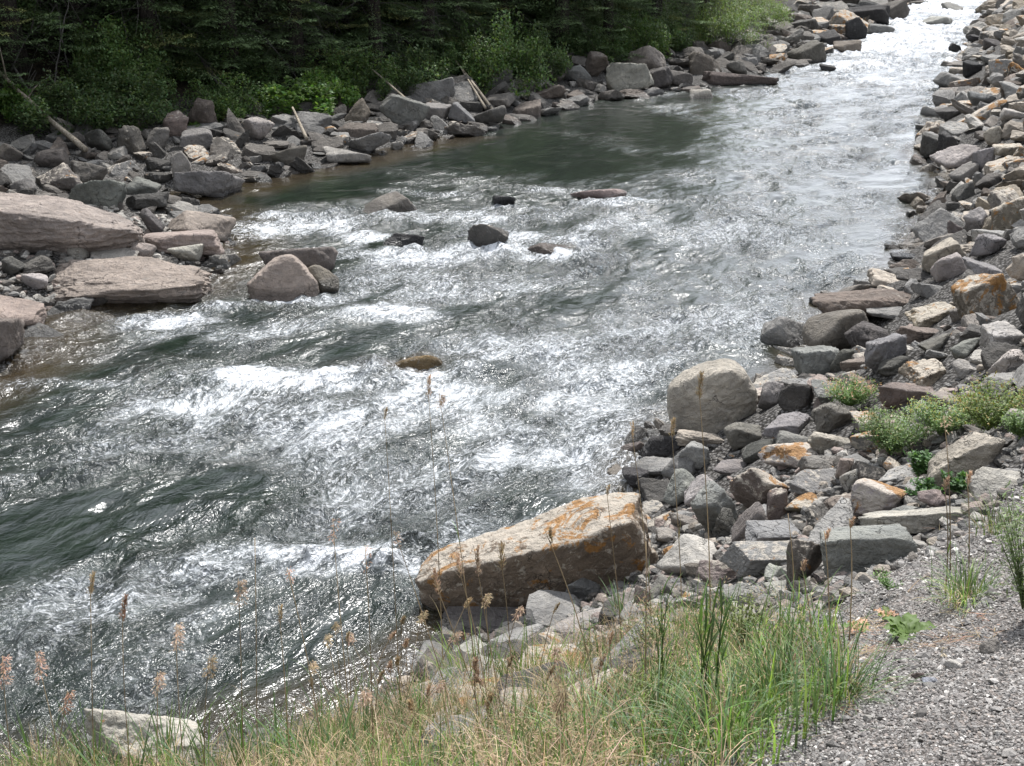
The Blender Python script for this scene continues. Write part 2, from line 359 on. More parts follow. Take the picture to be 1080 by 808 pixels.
ny_, nx_ = WX.shape; i, j = np.meshgrid(np.arange(ny_ - 1), np.arange(nx_ - 1), indexing='ij'); b0 = (i * nx_ + j).ravel()
Fw = np.stack([b0, b0 + 1, b0 + nx_ + 1, b0 + nx_], -1); keep = (inl[Fw] < 1.2).any(1); Fw = Fw[keep]
us, inv = np.unique(Fw.ravel(), return_inverse=True); Fw = inv.reshape(-1, 4)
m = NT('river_water'); p = m.n('NewGeometry').outputs['Position']
at = lambda k: m.n('Attribute', attribute_name=k).outputs['Fac']
af, ac, as_, ak = at('foam'), at('chop'), at('shallow'), at('dark')
vf = m.n('CombineXYZ', {0: at('fa'), 1: at('fb'), 2: 0.0}).outputs[0]
vst = m.n('Mapping', {'Vector': vf, 'Scale': (.85, 1.1, 1)}).outputs[0]; vlong = m.n('Mapping', {'Vector': vf, 'Scale': (.45, 1.3, 1)}).outputs[0]
w1 = m.noise(vst, 7.5, 2, .55, .7); w2 = m.noise(vst, 19, 2, .6, .6); w4 = m.noise(vst, 55, 4, .7, .6); w3 = m.noise(vlong, 3.0, 6, .6, .6); w5 = m.noise(vlong, 13, 5, .65, .8)
rd = m.math('SUBTRACT', 1.0, m.math('MULTIPLY', m.math('ABSOLUTE', m.math('SUBTRACT', w1, .5)), 6.0))
fn = m.math('ADD', m.math('MULTIPLY', w3, .36), m.math('ADD', m.math('MULTIPLY', w5, .50), m.math('MULTIPLY', w4, .32)))
# foam cover: threshold falls as the foam attribute rises
ft = m.math('SUBTRACT', .775, m.math('MULTIPLY', af, .27))
fm = m.mr(m.math('SUBTRACT', fn, ft), -.04, .12)
web = m.math('MULTIPLY', m.mr(rd, .55, 1.0), m.mr(af, .08, .5, 0, .75))
fm = m.math('MAXIMUM', fm, m.math('MULTIPLY', web, m.mr(w2, .38, .6)), clamp=True)
deep = m.mix(m.mr(w3, .4, .65), (.004, .009, .006), (.011, .019, .013))
aer = m.math('MULTIPLY', m.mr(af, .08, .8, .0, .95), m.mr(m.math('ADD', m.math('MULTIPLY', w3, .6), m.math('MULTIPLY', w5, .4)), .38, .6, .15, 1)); aer = m.math('MULTIPLY', aer, m.mr(ak, 0, .6, 1, .25))
body = m.mix(aer, deep, (.36, .385, .40))
body = m.mix(m.math('MULTIPLY', as_, .6), body, (.105, .070, .034))
rg = m.math('MULTIPLY', m.math('ABSOLUTE', m.math('SUBTRACT', w2, .5)), -1.0)
hb = m.math('ADD', m.math('MULTIPLY', w1, 1.0), m.math('ADD', m.math('MULTIPLY', rg, .62), m.math('MULTIPLY', w4, .05)))
bs = m.mr(ac, .05, 1.0, .07, 1.0, smooth=False)
nb = m.bump(hb, bs, .08)
fr = m.n('Fresnel', {'IOR': 1.55, 'Normal': nb}).outputs[0]
df = m.n('BsdfDiffuse', {'Color': body, 'Normal': nb}).outputs[0]
tr = m.n('BsdfTransparent', {'Color': (.55, .50, .36)}).outputs[0]
und = m.n('MixShader', {0: m.math('MULTIPLY', as_, .6), 1: df, 2: tr}).outputs[0]
gl = m.n('BsdfGlossy', {'Color': (1, 1, 1), 'Roughness': .14, 'Normal': nb}).outputs[0]
wat = m.n('MixShader', {0: m.math('MULTIPLY', fr, 1.2, clamp=True), 1: und, 2: gl}).outputs[0]
fo = m.pbsdf((.62, .64, .67), .45, m.bump(hb, 1.0, .10), .5)
WATER = m.fin(m.n('MixShader', {0: fm, 1: wat, 2: fo}).outputs[0])
w = mk('river_water', np.stack([x, y, z], -1)[us], Fw, WATER, attrs={'foam': foamv[us], 'chop': chop[us], 'shallow': shal.clip(0, 1)[us], 'dark': np.maximum(dark, calm)[us], 'fa': A2[us], 'fb': B2[us]})
w['kind'] = 'structure'
# ------------------------------------------------------------------ rocks
import bmesh
_ico = {}
def ico(l):
    if l not in _ico:
        b = bmesh.new(); bmesh.ops.create_icosphere(b, subdivisions=l, radius=1.0)
        _ico[l] = (np.array([v.co[:] for v in b.verts]), np.array([[v.index for v in f.verts] for f in b.faces])); b.free()
    return _ico[l]
def shape(kind, lv, seed, rough=1.0):
    g = np.random.default_rng(seed); D, Ft = ico(lv)
    def box(jit, sx=1, sy=1, sz=1, n=0):
        N = np.array([[1, 0, 0], [-1, 0, 0], [0, 1, 0], [0, -1, 0], [0, 0, 1], [0, 0, -1]], float) + g.normal(size=(6, 3)) * jit
        d = np.array([sx, sx, sy, sy, sz, sz], float)
        if n:
            e = g.normal(size=(n, 3)); e /= np.linalg.norm(e, axis=1)[:, None]
            N = np.vstack([N, e]); d = np.append(d, g.uniform(.95, 1.3, n) * (np.abs(e) @ np.array([sx, sy, sz])) * .78)
        return N, d
    if isinstance(kind, tuple): pass
    if kind == 'round':
        e = g.normal(size=(16, 3)); N = e; d = g.uniform(.85, 1.05, 16); sh, am = 9, .5
    elif kind == 'block': N, d = box(.27, n=7); sh, am = 30, 1.25
    elif kind == 'slab': N, d = box(.22, 1, 1, .45, n=8); sh, am = 30, 1.3
    elif kind == 'wedge':
        N, d = box(.24, n=6); N[4] = [g.choice([-.75, .75]), -.1, 1]; d[4] = .62; sh, am = 30, 1.25
    elif kind == 'mound': N, d = box(.4, 1, .9, .7, n=6); sh, am = 14, .8
    elif kind == 'point': N, d = box(.1, .8, .8, 1.4, n=0); N = np.vstack([N, [[1.3, .2, .8], [-.6, .5, .9], [.2, -1, .5]]]); d = np.append(d, [.75, .8, .7]); sh, am = 30, .9
    else:
        e = g.normal(size=(13, 3)); N = e; d = g.uniform(.6, 1.05, 13); sh, am = 24, 1.35
    N = N / np.linalg.norm(N, axis=1)[:, None]
    q = np.maximum(D @ N.T, 1e-3) / d[None]
    r = 1 / (np.sum(q ** sh, 1) ** (1.0 / sh))
    r = np.minimum(r, 2.2)
    V = D * r[:, None]
    if lv >= 3:
        o = g.uniform(0, 50, 3); am = am * rough
        n1 = fbm(V * 1.6 + o, 3); n3 = fbm(V * 5.5 + o + 9, 3) if lv >= 4 else 0
        ax = g.normal(size=3); ax /= np.linalg.norm(ax); s_ = V @ ax
        st = perlin(np.stack([s_ * 7 + n1, s_ * 0 + o[0], s_ * 0], -1)) if lv >= 4 else 0
        V = V * (1 + am * (.060 * n1 + .028 * n3 + .030 * st))[:, None]
        if lv >= 5: V = V * (1 + am * .010 * fbm(V * 16 + o, 3) + am * .014 * -np.abs(perlin(V * 7 + o)))[:, None]
    lo, hi = V.min(0), V.max(0); V = (V - (lo + hi) / 2) / (hi - lo)
    return V, Ft
def rotm(rx, ry, rz):
    cx_, sx_, cy_, sy_, cz_, sz_ = math.cos(rx), math.sin(rx), math.cos(ry), math.sin(ry), math.cos(rz), math.sin(rz)
    return np.array([[cz_, -sz_, 0], [sz_, cz_, 0], [0, 0, 1]]) @ np.array([[cy_, 0, sy_], [0, 1, 0], [-sy_, 0, cy_]]) @ np.array([[1, 0, 0], [0, cx_, -sx_], [0, sx_, cx_]])
TINT_ = 0
TINT = {'g': (.205, .200, .192), 'd': (.085, .080, .074), 'l': (.32, .305, .28), 'p': (.27, .222, .20), 'b': (.155, .130, .112), 't': (.30, .265, .225), 'w': (.38, .36, .33), 'o': (.20, .172, .135), 'v': (.152, .138, .124), 'q': (.20, .155, .115), 'k': (.045, .043, .043)}
HB = []   # hero boxes: x0,y0,x1,y1,dist
def hero(x0, y0, x1, y1, kind, t, lich, roll, dep, label, grp, verts=None, bury=.18, name=None):
    w_, h_ = x1 - x0, y1 - y0; seed = int(x0 * 7 + y0 * 131) & 65535
    g = np.random.default_rng(seed)
    lv = 6 if w_ > 110 else 5 if w_ > 42 else 4
    if verts is None: V, Ft = shape(kind, lv, seed)
    else: V, Ft = verts(lv)
    cxp = (x0 + x1) / 2; base = hit(cxp, y1 - 1)
    V = V @ rotm(0, 0, (g.uniform(-.25, .25) if verts is None else 0)).T
    if roll: V = V * np.array([1, 1, .8]); V = V @ rotm(0, -R(roll), 0).T
    lo, hi = V.min(0), V.max(0); V = (V - (lo + hi) / 2) / (hi - lo); V[:, 2] += .5
    dd = proj(base)[2]; S = np.array([w_ * dd / F, dep * w_ * dd / F, h_ * dd / F]); loc = base.copy(); loc[1] += S[1] * .5
    for it in range(14):
        zb = max(H(loc[0], loc[1])[0], -.03)
        Vl = V[V[:, 2] > bury]; P = Vl * S + [loc[0], loc[1], zb - bury * S[2]]
        a, b, d = proj(P); bw, bh = a.max() - a.min(), b.max() - b.min()
        S[0] *= np.clip(w_ / bw, .6, 1.6); k = np.clip(h_ / bh, .6, 1.6); S[2] *= k ** 1.3 if k > 1 else k
        if S[2] < .22 * S[0]: S[2] = max(S[2], .13 * S[0]); S[1] *= k ** .8
        S[1] = min(S[1], 1.3 * S[0])
        loc[0] += (cxp - (a.max() + a.min()) / 2) * d.mean() / F
        dyp = (b.max() + b.min()) / 2 - (y0 + y1) / 2   # >0: too low -> move away
        loc[1] += np.clip(dyp * d.mean() / F / max(.25, (CAMZ - zb) / np.hypot(*loc[:2])), -.5, .5) * .6
    loc[2] = zb - bury * S[2]
    V = V * S
    nm = name or ('boulder' if w_ > 75 and S[0] > .55 else 'rock')
    o = mk(nm, V, Ft, ROCK, loc=loc)
    c = np.array(TINT[t]) * (.7 if grp == G3 else 1) * g.uniform(.88, 1.14) * (1 + g.uniform(-.04, .04, 3)); o.color = (*c, lich)  # far left bank stones darkened: their shade is put into the tint
    tag(o, label, 'boulder' if nm == 'boulder' else 'rock', grp)
    HB.append((x0, y0, x1, y1, proj(loc)[2], loc[0], loc[1], max(S[0], S[1])))
    return o
def hull_fn(pts, soft=40, am=1.0, seed=1):
    pts = np.array(pts, float); c = pts.mean(0); ext = pts.max(0) - pts.min(0)
    b = bmesh.new(); [b.verts.new((p_ - c).tolist()) for p_ in pts]; bmesh.ops.convex_hull(b, input=b.verts); b.normal_update()
    N = np.array([f.normal[:] for f in b.faces]); d = np.array([f.normal.dot(f.verts[0].co) for f in b.faces]); b.free()
    k = d > 1e-4; N, d = N[k], d[k]
    uq = np.unique(np.round(np.hstack([N, d[:, None]]), 3), axis=0); N, d = uq[:, :3], uq[:, 3]
    def f(lv):
        D, Ft = ico(6); D = D * ext / ext.max(); D = D / np.linalg.norm(D, axis=1)[:, None]
        q = np.maximum(D @ N.T, 1e-3) / d; V = D / (np.sum(q ** soft, 1) ** (1 / soft))[:, None]
        U = V / ext.max() * 2.2; n1 = fbm(U * 1.8 + seed, 4)
        st = perlin(np.stack([U[:, 2] * 7 + n1 * .8, U[:, 0] * .8, U[:, 1] * .8], -1))
        V = V * (1 + am * (.045 * n1 + .014 * st - .035 * np.abs(perlin(U * 4 + 8)) + .014 * fbm(U * 13, 3)))[:, None]
        lo, hi = V.min(0), V.max(0); return (V - (lo + hi) / 2) / (hi - lo), Ft
    return f
slab_big = hull_fn([(.12,.3,0),(1.7,.2,0),(1.8,.8,0),(.2,.7,0),(0,0,.34),(.1,.02,.1),(.75,-.14,.55),(1.25,-.24,.74),(1.62,-.18,.90),(1.9,.05,.45),(1.86,-.05,.12),(.2,.5,.46),(.8,.66,.62),(1.4,.7,.82),(1.72,.5,.90)], 34, 1.5, 4)
def block_fn(seed, soft=36, cut=(), am=1.0, tops=0.0):
    def f(lv):
        g = np.random.default_rng(seed); D, Ft = ico(6)
        N = np.array([[1, 0, 0], [-1, 0, 0], [0, 1, 0], [0, -1, 0], [tops, 0, 1], [0, 0, -1]], float) + g.normal(size=(6, 3)) * .13
        d = np.ones(6)
        for c_ in cut: N = np.vstack([N, c_[:3]]); d = np.append(d, c_[3])
        N /= np.linalg.norm(N, axis=1)[:, None]
        q = np.maximum(D @ N.T, 1e-3) / d; V = D / (np.sum(q ** soft, 1) ** (1 / soft))[:, None]
        V = V * (1 + am * (.03 * fbm(V * 1.5 + seed, 3) + .012 * fbm(V * 7 + seed, 3) + .006 * fbm(V * 22, 3)))[:, None]
        lo, hi = V.min(0), V.max(0); return (V - (lo + hi) / 2) / (hi - lo), Ft
    return f
G1, G2, G3, G4, G5 = 'riprap rocks of the near right bank', 'rocks along the far right bank', 'rocks of the far left bank', 'pale boulders of the left gravel bar', 'rocks standing in the river'
hero(437,519,699,650,'block','q',.66,0,.36,'long tan slab boulder with orange lichen edge and dark undercut face at the water',G1,slab_big,bury=.12)
hero(703,378,800,466,'round','t',.12,0,.9,'big round pale boulder perched at the water edge of the right bank',G1,hull_fn([(.1,.3,.45),(.05,.1,.2),(.25,0,0),(.8,0,.0),(1,.3,.25),(1.02,.2,.55),(.9,.1,.85),(.65,0,1),(.7,.6,1.02),(.35,.1,.95),(.1,.15,.75),(.15,.8,.6),(.9,.9,.6),(.3,.9,0),(.8,.9,0)],5.5,.9,5),bury=.06)
hero(-40,203,153,268,'block','p',.2,0,.45,'huge pink granite boulder with flat top on the left gravel bar',G4,hull_fn([(0,.8,1),(.35,.8,.98),(.6,.7,.85),(.95,.5,.52),(0,.3,.95),(.3,.15,.90),(.62,.1,.78),(.98,.3,.45),(0,.35,.1),(.65,.3,0),(.95,.4,.05),(0,.9,0),(.9,.9,0),(.55,.05,.45)],30,1.7,9),bury=.1)
hero(40,270,224,322,'slab','p',.1,0,.5,'long low pink rock shelf reaching into the water at left',G4,hull_fn([(0,.4,.2),(.1,.9,.8),(.5,.95,.9),(.9,.8,.75),(1,.5,.6),(.97,.1,.62),(.6,-.05,.62),(.25,0,.4),(.05,.2,0),(.95,.25,0),(1,.8,0),(0,.9,0)],24,2.0,12),bury=.2)
hero(260,268,337,316,'round','p',.1,0,.8,'pinkish brown boulder standing alone in the left shallows',G5,hull_fn([(0,.3,.35),(.05,.2,.05),(.15,.1,.55),(.5,.3,1),(.7,.25,.97),(.9,.3,.6),(1,.4,.25),(.95,.2,0),(.2,0,0),(.6,0,0),(.6,.9,.8),(.2,.8,.6),(.9,.8,.3),(.3,.9,0),(.8,.9,0)],15,1.0,21))
hero(977,455,1061,516,'mound','t',.12,0,.6,'large striped tan rock tilted among the leafy plants',G1,hull_fn([(0,.2,0),(.05,.1,.35),(.3,.1,.7),(.75,.1,1),(.95,.2,.95),(1,.4,.6),(.8,0,.4),(.5,-.1,.15),(.1,.8,.4),(.7,.9,.95),(.95,.9,.5),(.3,.2,0),(.2,.9,0)],26,1.6,17))
hero(864,552,982,612,'block','g',.1,10,.5,'blocky dark grey boulder with sharp corners at the gravel shoulder edge',G1,block_fn(31,36,[(-.8,-.9,.2,1.25),(.9,-.6,.9,1.45),(-.4,.2,1.2,1.15)],1.5,.15),bury=.1)
hero(759,570,849,608,'block','g',.45,2,.5,'flat topped grey block with rust orange left corner',G1,block_fn(33,36,[(.9,-.9,.3,1.3),(-.7,-.3,1.2,1.3)],1.4,-.1),bury=.05)
hero(785,548,857,577,'slab','g',.05,6,.55,'smooth pale topped slab lying across the rust cornered block',G1,block_fn(35,34,[(-1,-.2,.4,1.1),(.9,-.5,.7,1.35),(.2,-.8,1,1.35)],1.3),bury=.05)
TAB = '''
676 459 722 485 angular k 0 0 .6|black wet rock tucked under the left side of the round boulder|1
656 492 687 516 angular k 0 0 .8|small black wet rock at the water below the round boulder|1
697 473 736 506 angular g .05 0 .8|grey faceted rock just above the small black wet rock|1
716 465 750 494 angular g .1 0 .8|grey brown rock directly below the round boulder|1
763 445 805 473 wedge v .05 8 .8|grey brown wedge leaning on the right foot of the round boulder|1
803 434 855 465 wedge g .05 -8 .7|grey two faced angular rock right of the round boulder|1
817 454 856 478 mound g .05 0 .7|low grey rock below the two faced angular rock|1
782 463 818 487 wedge d .05 20 .8|dark grey rock leaning left below the round boulder|1
752 484 801 502 mound g .1 6 .8|long low grey rock under the leaning dark rock|1
799 466 871 499 angular w .8 8 .7|white rock heavily patched with orange lichen|1
841 480 884 498 mound v .1 0 .7|flat grey brown cobble resting on the orange patched white rock|1
851 455 906 479 block t .45 -3 .6|pale rock with dark brown front face beside the green bushes|1
769 493 841 536 angular b .7 -6 .8|brown rock mottled with orange lichen in the pile centre|1
832 494 888 522 block g .35 4 .7|smooth grey block with orange rimmed right end|1
827 519 868 542 mound o .85 0 .8|rounded orange lichen covered rock in the pile|1
699 494 738 533 slab g .05 38 .7|grey slab tilted steeply toward the water|1
721 500 763 532 wedge l .05 28 .8|light grey pointed rock next to the tilted grey slab|1
728 506 779 566 angular g .05 -10 .9|large plain grey rock in the pile behind the orange slab|1
751 535 781 567 angular d 0 0 .8|dark faceted rock against the tall mottled rock|1
771 529 811 576 wedge v .15 25 .8|tall slanting mottled grey rock beside the smooth slab|1
808 514 832 554 block b .5 8 .8|upright brown rock with orange spots|1
880 483 901 507 mound p 0 0 .8|small pinkish cobble under the pale block|1
829 568 873 620 angular v .4 35 .7|tall crusty grey rock leaning on the blocky dark boulder|1
904 534 1042 568 slab w .15 5 .35|long pale flat slab along the top of the bank|1
806 594 833 616 angular w .25 0 .8|small white rock in front of the rust cornered block|1
757 614 808 651 block g .05 -4 .7|dark faced grey block above the weeds|1
804 607 873 631 slab l .05 12 .6|light flat rock under the blocky dark boulder|1
756 644 798 670 slab l .1 -3 .8|pale flat rock half hidden by the weeds|1
734 589 786 624 angular p .4 -10 .8|pink and tan rock left of the dark faced block|1
691 556 722 575 slab l 0 -6 .8|light grey chip right of the big orange slab|1
668 617 688 641 angular p 0 0 .8|small pinkish stone under the right end of the big slab|1
683 605 715 636 wedge g 0 15 .8|bluish grey stone beside the small pinkish stone|1
655 648 710 668 slab l .1 -4 .8|pale slab in the rubble below the big orange slab|1
464 624 571 670 mound l .1 4 .6|smooth light grey rock under the front of the big orange slab|1
565 600 590 628 angular p .1 0 .8|pale pink stone in rubble under the slab|1
596 604 640 634 angular g .1 0 .8|grey stone wedged under the slab beside pale rubble|1
640 590 672 612 mound g .05 0 .8|small dark rock in the shadow of the slab|1
575 640 640 672 angular l .1 0 .8|light grey rock among the rubble above the grass|1
470 672 520 700 angular l .1 0 .8|pale rock peeping from the grass at the slab left foot|1
590 704 652 750 angular p .6 20 .8|pinkish orange rock half buried in dry grass|1
88 746 218 822 angular w .35 -8 .7|cream coloured rock behind grass at the lower left corner|1
700 640 745 668 angular g .1 0 .8|grey rock just behind the tall green reed|1
846 326 918 370 round v .05 8 .8|smooth dark rounded boulder at the waterline of the right bank|1
855 304 992 336 slab b .2 8 .4|long flat brown slab above the smooth dark boulder|1
890 338 939 373 angular d .05 15 .8|dark rock between the smooth boulder and the mottled grey rock|1
911 351 957 388 angular g .05 -8 .8|mottled mid grey rock right of the smooth dark boulder|1
834 364 889 402 slab g 0 14 .9|flat smooth grey slab dipping to the water|1
876 368 902 392 round d .05 0 .8|small dark round rock on the flat smooth slab|1
925 375 959 396 angular d .05 0 .8|dark rock below the mottled mid grey rock|1
911 321 957 339 mound g 0 0 .8|low grey rock under the long flat brown slab|1
1003 288 1084 343 block o .75 6 .7|big block with bright orange lichen at the right edge|1
953 318 1012 346 wedge o .6 -8 .7|orange brown rock joined to the left of the big orange block|1
853 313 886 325 slab k 0 0 .6|thin black wet rock tip poking into the river|1
947 378 999 413 wedge o .7 -25 .8|orange brown pyramid shaped rock above the bushes|1
926 403 1001 429 slab b .3 9 .5|long brown slab below the orange pyramid rock|1
976 412 1016 432 mound p .1 0 .8|pinkish rock beside the long brown slab|1
944 343 1001 364 slab b .2 5 .6|flat brown grey rock under the orange brown rock|1
967 351 1003 372 angular v .05 0 .8|mid grey brown rock below the big orange block|1
1033 338 1084 370 slab l .15 14 .8|light slab leaning below the big orange block|1
1043 368 1084 398 angular l .1 22 .8|striped grey slab at the right edge above the green plants|1
1033 392 1078 421 angular g .05 5 .8|bluish grey rock at the right edge|1
1054 407 1084 433 mound d .05 0 .8|dark grey rock cut by the frame above the weeds|1
896 504 957 545 angular w .85 10 .8|white and orange rock below the leafy plants|1
967 516 1006 536 angular p .15 0 .7|pinkish flat stone under the striped tan rock|1
885 494 912 517 mound l 0 0 .8|pale cobble pair stone left of the white and orange rock|1
1018 492 1084 530 slab l .2 14 .7|pale grey slab at the right edge behind the grass tuft|1
938 533 993 552 slab g .05 2 .6|blue grey flat stone on top of the pale slab|1
1004 378 1036 398 mound l .1 0 .8|pale pink stone between striped slab and pyramid rock|1
1000 356 1034 378 angular g .1 0 .8|grey stone between the big orange block and pale stone|1
960 432 990 450 angular g .05 0 .8|small grey stone right behind the leafy bushes|1
855 400 900 424 angular g .05 0 .8|grey rock below the small dark round rock|1
820 404 860 432 angular d .05 0 .8|dark rock at the water right of the round boulder|1
800 402 828 430 mound g .05 0 .8|small grey rock at the water next to the round boulder|1
855 424 905 456 angular v .1 0 .8|grey brown rock left of the green tuft on the bank|1
790 575 812 590 angular l 0 0 .8|tiny pale stone wedged by the rust cornered block|1
972 250 1024 284 mound t .1 20 .8|speckled tan rounded rock on the right bank by the water|2
1014 270 1063 298 wedge g .05 6 .7|pale topped angular rock right of the speckled rounded rock|2
981 266 1022 296 slab l .05 28 .8|light grey slab between speckled and angular rocks|2
944 282 986 299 slab d 0 -4 .7|dark flat rock at the waterline below the speckled rock|2
938 266 976 277 slab k 0 0 .6|thin black rock reaching into the water on the right|2
985 112 1015 128 mound d .05 10 .7|dark sloping rock at a small point of the right bank|2
970 139 1003 165 wedge d .05 16 .8|dark rock slope jutting into the river on the right|2
988 138 1019 165 wedge k .05 -12 .8|near black faceted rock right of the jutting dark slope|2
980 152 1040 176 slab l .05 18 .5|long light grey slab slanting to the water|2
1015 63 1037 80 angular k 0 0 .7|black blocky rock at the far right waterline|2
1020 96 1052 112 mound g .05 8 .7|smooth grey rock above the far right shore|2
1028 182 1059 199 mound d .05 12 .7|dark oval rock in the middle of the right bank|2
1003 191 1029 212 wedge d .05 20 .8|dark slanted rock at the waterline below the oval one|2
967 211 999 236 slab d .05 12 .8|flat dark rock shelf at the water on the right|2
998 232 1019 251 wedge v .05 10 .8|upright grey wedge beside the flat dark shelf|2
1044 206 1084 248 block o .7 10 .8|large orange rock at the right edge in mid distance|2
1046 151 1084 165 slab o .6 4 .6|flat orange slab far up the right edge|2
1054 114 1084 127 slab l .1 2 .7|pale flat slab at the right edge in the distance|2
1037 133 1059 153 angular t .1 0 .8|pale tan cube like rock up the right bank|2
1000 45 1014 55 wedge k 0 15 .7|tiny dark pointed rock in the water near the right shore|2
1020 36 1036 45 angular k 0 0 .7|small dark rock at the far right shore|2
1036 40 1056 52 angular d .05 0 .8|dark rock above the far right shoreline|2
1000 170 1034 190 slab g .05 10 .7|grey plate above the dark slanted rock|2
1025 155 1050 180 slab g .05 30 .7|leaning grey plate under the flat orange slab|2
1015 218 1046 246 angular g .05 15 .8|grey rock left of the large orange edge rock|2
1024 246 1062 270 slab g .05 -6 .8|grey flat rock below the large orange edge rock|2
882 5 939 25 slab k .05 4 .45|long dark horizontal boulder beside the far rapids|3
925 -4 959 23 angular v .1 0 .8|brown grey rock pile stone at the head of the rapids|3
891 18 915 42 point k 0 0 .7|dark pointed fin shaped rock in front of the rapids|3
914 25 944 37 mound g .05 0 .7|low grey rock right of the fin shaped rock|3
878 42 909 57 mound o .1 0 .7|olive brown rounded rock at the foot of the rapids|3
857 31 887 48 mound k .05 0 .8|dark rock left of the olive rounded rock|3
830 42 872 67 wedge v .15 -8 .8|bulky brown rock with dark front at the left shore|3
864 67 882 76 mound d 0 0 .8|small dark rock in the water below the bulky brown rock|3
726 54 761 77 block b .25 0 .8|square brown boulder below the bright willow|3
766 64 788 79 round v .05 0 .8|round grey rock right of the square brown boulder|3
737 75 822 91 slab b .1 -4 .28|long flat brown rock like a log at the waterline|3
727 94 753 105 mound l .05 0 .8|pale rock just above the dark pool surface|5
638 66 690 96 slab l .1 -6 .6|pale flat boulder overhanging the dark pool|3
682 70 710 93 block d .05 0 .8|dark block right of the overhanging pale boulder|3
658 48 703 72 mound t .2 -10 .8|high tan boulder behind the overhanging one|3
617 54 642 81 angular b .2 0 .8|upright brown rock left of the overhanging boulder|3
705 74 731 90 block v .1 0 .8|grey rock between dark block and log like rock|3
594 68 624 87 mound g .05 -8 .8|rounded grey rock uphill of the pool rubble|3
399 99 454 133 slab g .05 -32 .5|long smooth grey slab tilted down to the right|3
472 107 501 129 wedge g .05 -25 .7|grey wedge between two shoreline stones|3
499 111 534 132 mound v .1 0 .8|grey brown rock where the pale poles reach the water|3
448 108 476 126 mound l .05 0 .8|light rock right of the long tilted slab|3
366 139 413 162 angular g .05 -6 .7|grey rock jutting into the dark pool|3
340 154 392 173 slab l .05 -5 .6|low pale shelf at the edge of the dark pool|3
362 103 391 129 angular b .2 0 .8|brown rock above the pool uphill of the tilted slab|3
257 123 290 147 round l .35 0 .8|lichen spotted round boulder below the green bush|3
283 153 324 174 mound v .05 -6 .7|grey mound left of the low pale shelf|3
72 189 134 220 slab g .05 -16 .7|blue grey slab leaning right behind the pink boulder|3
37 171 93 202 angular v .45 -6 .8|crusty grey boulder above the huge pink boulder|3
182 180 259 209 slab g .05 -4 .6|large slanted layered slab at the left pool edge|3
132 202 179 221 slab d .05 2 .7|dark flat layered rock left of the pool|3
129 186 171 207 block g .05 -8 .7|square grey rock above the dark flat one|3
74 169 114 193 angular v .05 -20 .8|angular grey rock right of the crusty boulder|3
123 132 155 160 block v .35 -10 .8|spotted grey block at the middle of the left bank|3
153 134 179 158 mound v .3 -14 .8|spotted rock right of the spotted grey block|3
189 135 225 158 wedge g .1 -20 .8|grey green boulder shaped like a roof by the grass tuft|3
179 159 203 189 point l .05 0 .8|pale pointed rock below the grass tuft|3
52 121 79 140 mound l .1 -12 .8|pale rounded rock right of the fallen pale log|3
171 116 199 143 angular p .4 0 .8|rust coloured rock under the dark spruce trunk|3
194 103 230 136 angular b .2 0 .9|large brown outcrop rock right of the spruce trunk|3
35 155 73 177 mound v .2 0 .8|spotted dark rock crossed by the fallen log|3
-4 151 25 170 mound v .2 0 .8|grey brown rock at the left edge under the log|3
89 136 119 160 mound d .1 0 .8|dark rock left of the spotted grey block|3
9 188 39 204 round g .05 0 .8|smooth grey cobble above the pink boulder|3
176 222 249 252 mound p .05 -8 .7|rounded pink brown rock at the point of the bar|4
144 242 237 269 mound p .05 -5 .6|low wide pink rock below the rounded one|4
134 256 165 277 round p .05 0 .8|smooth small pink grey rock right of the huge boulder|4
176 257 216 276 mound l .05 0 .7|flat pale rock at the tip of the left bar|4
146 219 174 249 slab d .05 -50 .7|dark upright slab right of the huge pink boulder|4
95 259 147 278 mound l .05 -4 .7|pale low rock under the huge pink boulder|4
69 254 95 273 round l .05 0 .8|round pale stone in the gravel below the huge boulder|4
1 270 30 290 angular d .05 0 .8|dark angular stone at the left edge of the gravel|4
16 267 59 289 wedge d .05 10 .8|dark wedge beside the gravel at left|4
22 288 51 304 mound l .05 0 .8|light stone left of the long pink shelf|4
-30 309 50 348 mound p .05 -6 .8|pink mound leaving the frame at the left edge|4
-30 334 26 382 block v .1 0 .8|grey boulder in the shallows at the left edge|4
90 272 120 286 mound g .05 0 .8|small grey stone behind the long pink shelf|4
273 260 357 290 mound v .05 -10 .7|dark flat rock behind the lone pinkish boulder|5
324 279 358 306 mound b .1 -10 .8|small brown rock touching the lone boulder on its right|5
493 236 537 263 angular d .35 0 .8|rugged black rock with foam in mid river|5
519 206 544 217 mound k 0 0 .8|small black rock tip above the foam line|5
402 246 448 260 mound k 0 0 .6|flat black wet rock left of the rugged one|5
380 202 442 226 mound v .05 6 .7|grey rock washed over at the lip of the pool|5
600 199 664 213 mound p .05 0 .6|low pinkish ledge washed by foam beyond the rugged rock|5
556 256 617 271 mound b .05 0 .6|brown rounded rock awash right of the rugged rock|5
397 367 472 394 round o .1 0 .7|brown submerged boulder with green water pouring over|5
972 17 1005 27 mound l 0 0 .7|pale rock awash in the far rapids|5
992 2 1016 13 mound g .1 0 .8|grey green rock at the top of the river|5
'''
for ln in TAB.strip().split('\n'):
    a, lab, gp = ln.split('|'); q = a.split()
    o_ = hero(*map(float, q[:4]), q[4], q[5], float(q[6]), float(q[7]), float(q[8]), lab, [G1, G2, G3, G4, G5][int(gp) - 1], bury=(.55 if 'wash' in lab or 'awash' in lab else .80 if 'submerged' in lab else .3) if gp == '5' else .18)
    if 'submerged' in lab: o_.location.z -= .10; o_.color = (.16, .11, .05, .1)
NH = len(HB); HBa = np.array(HB)
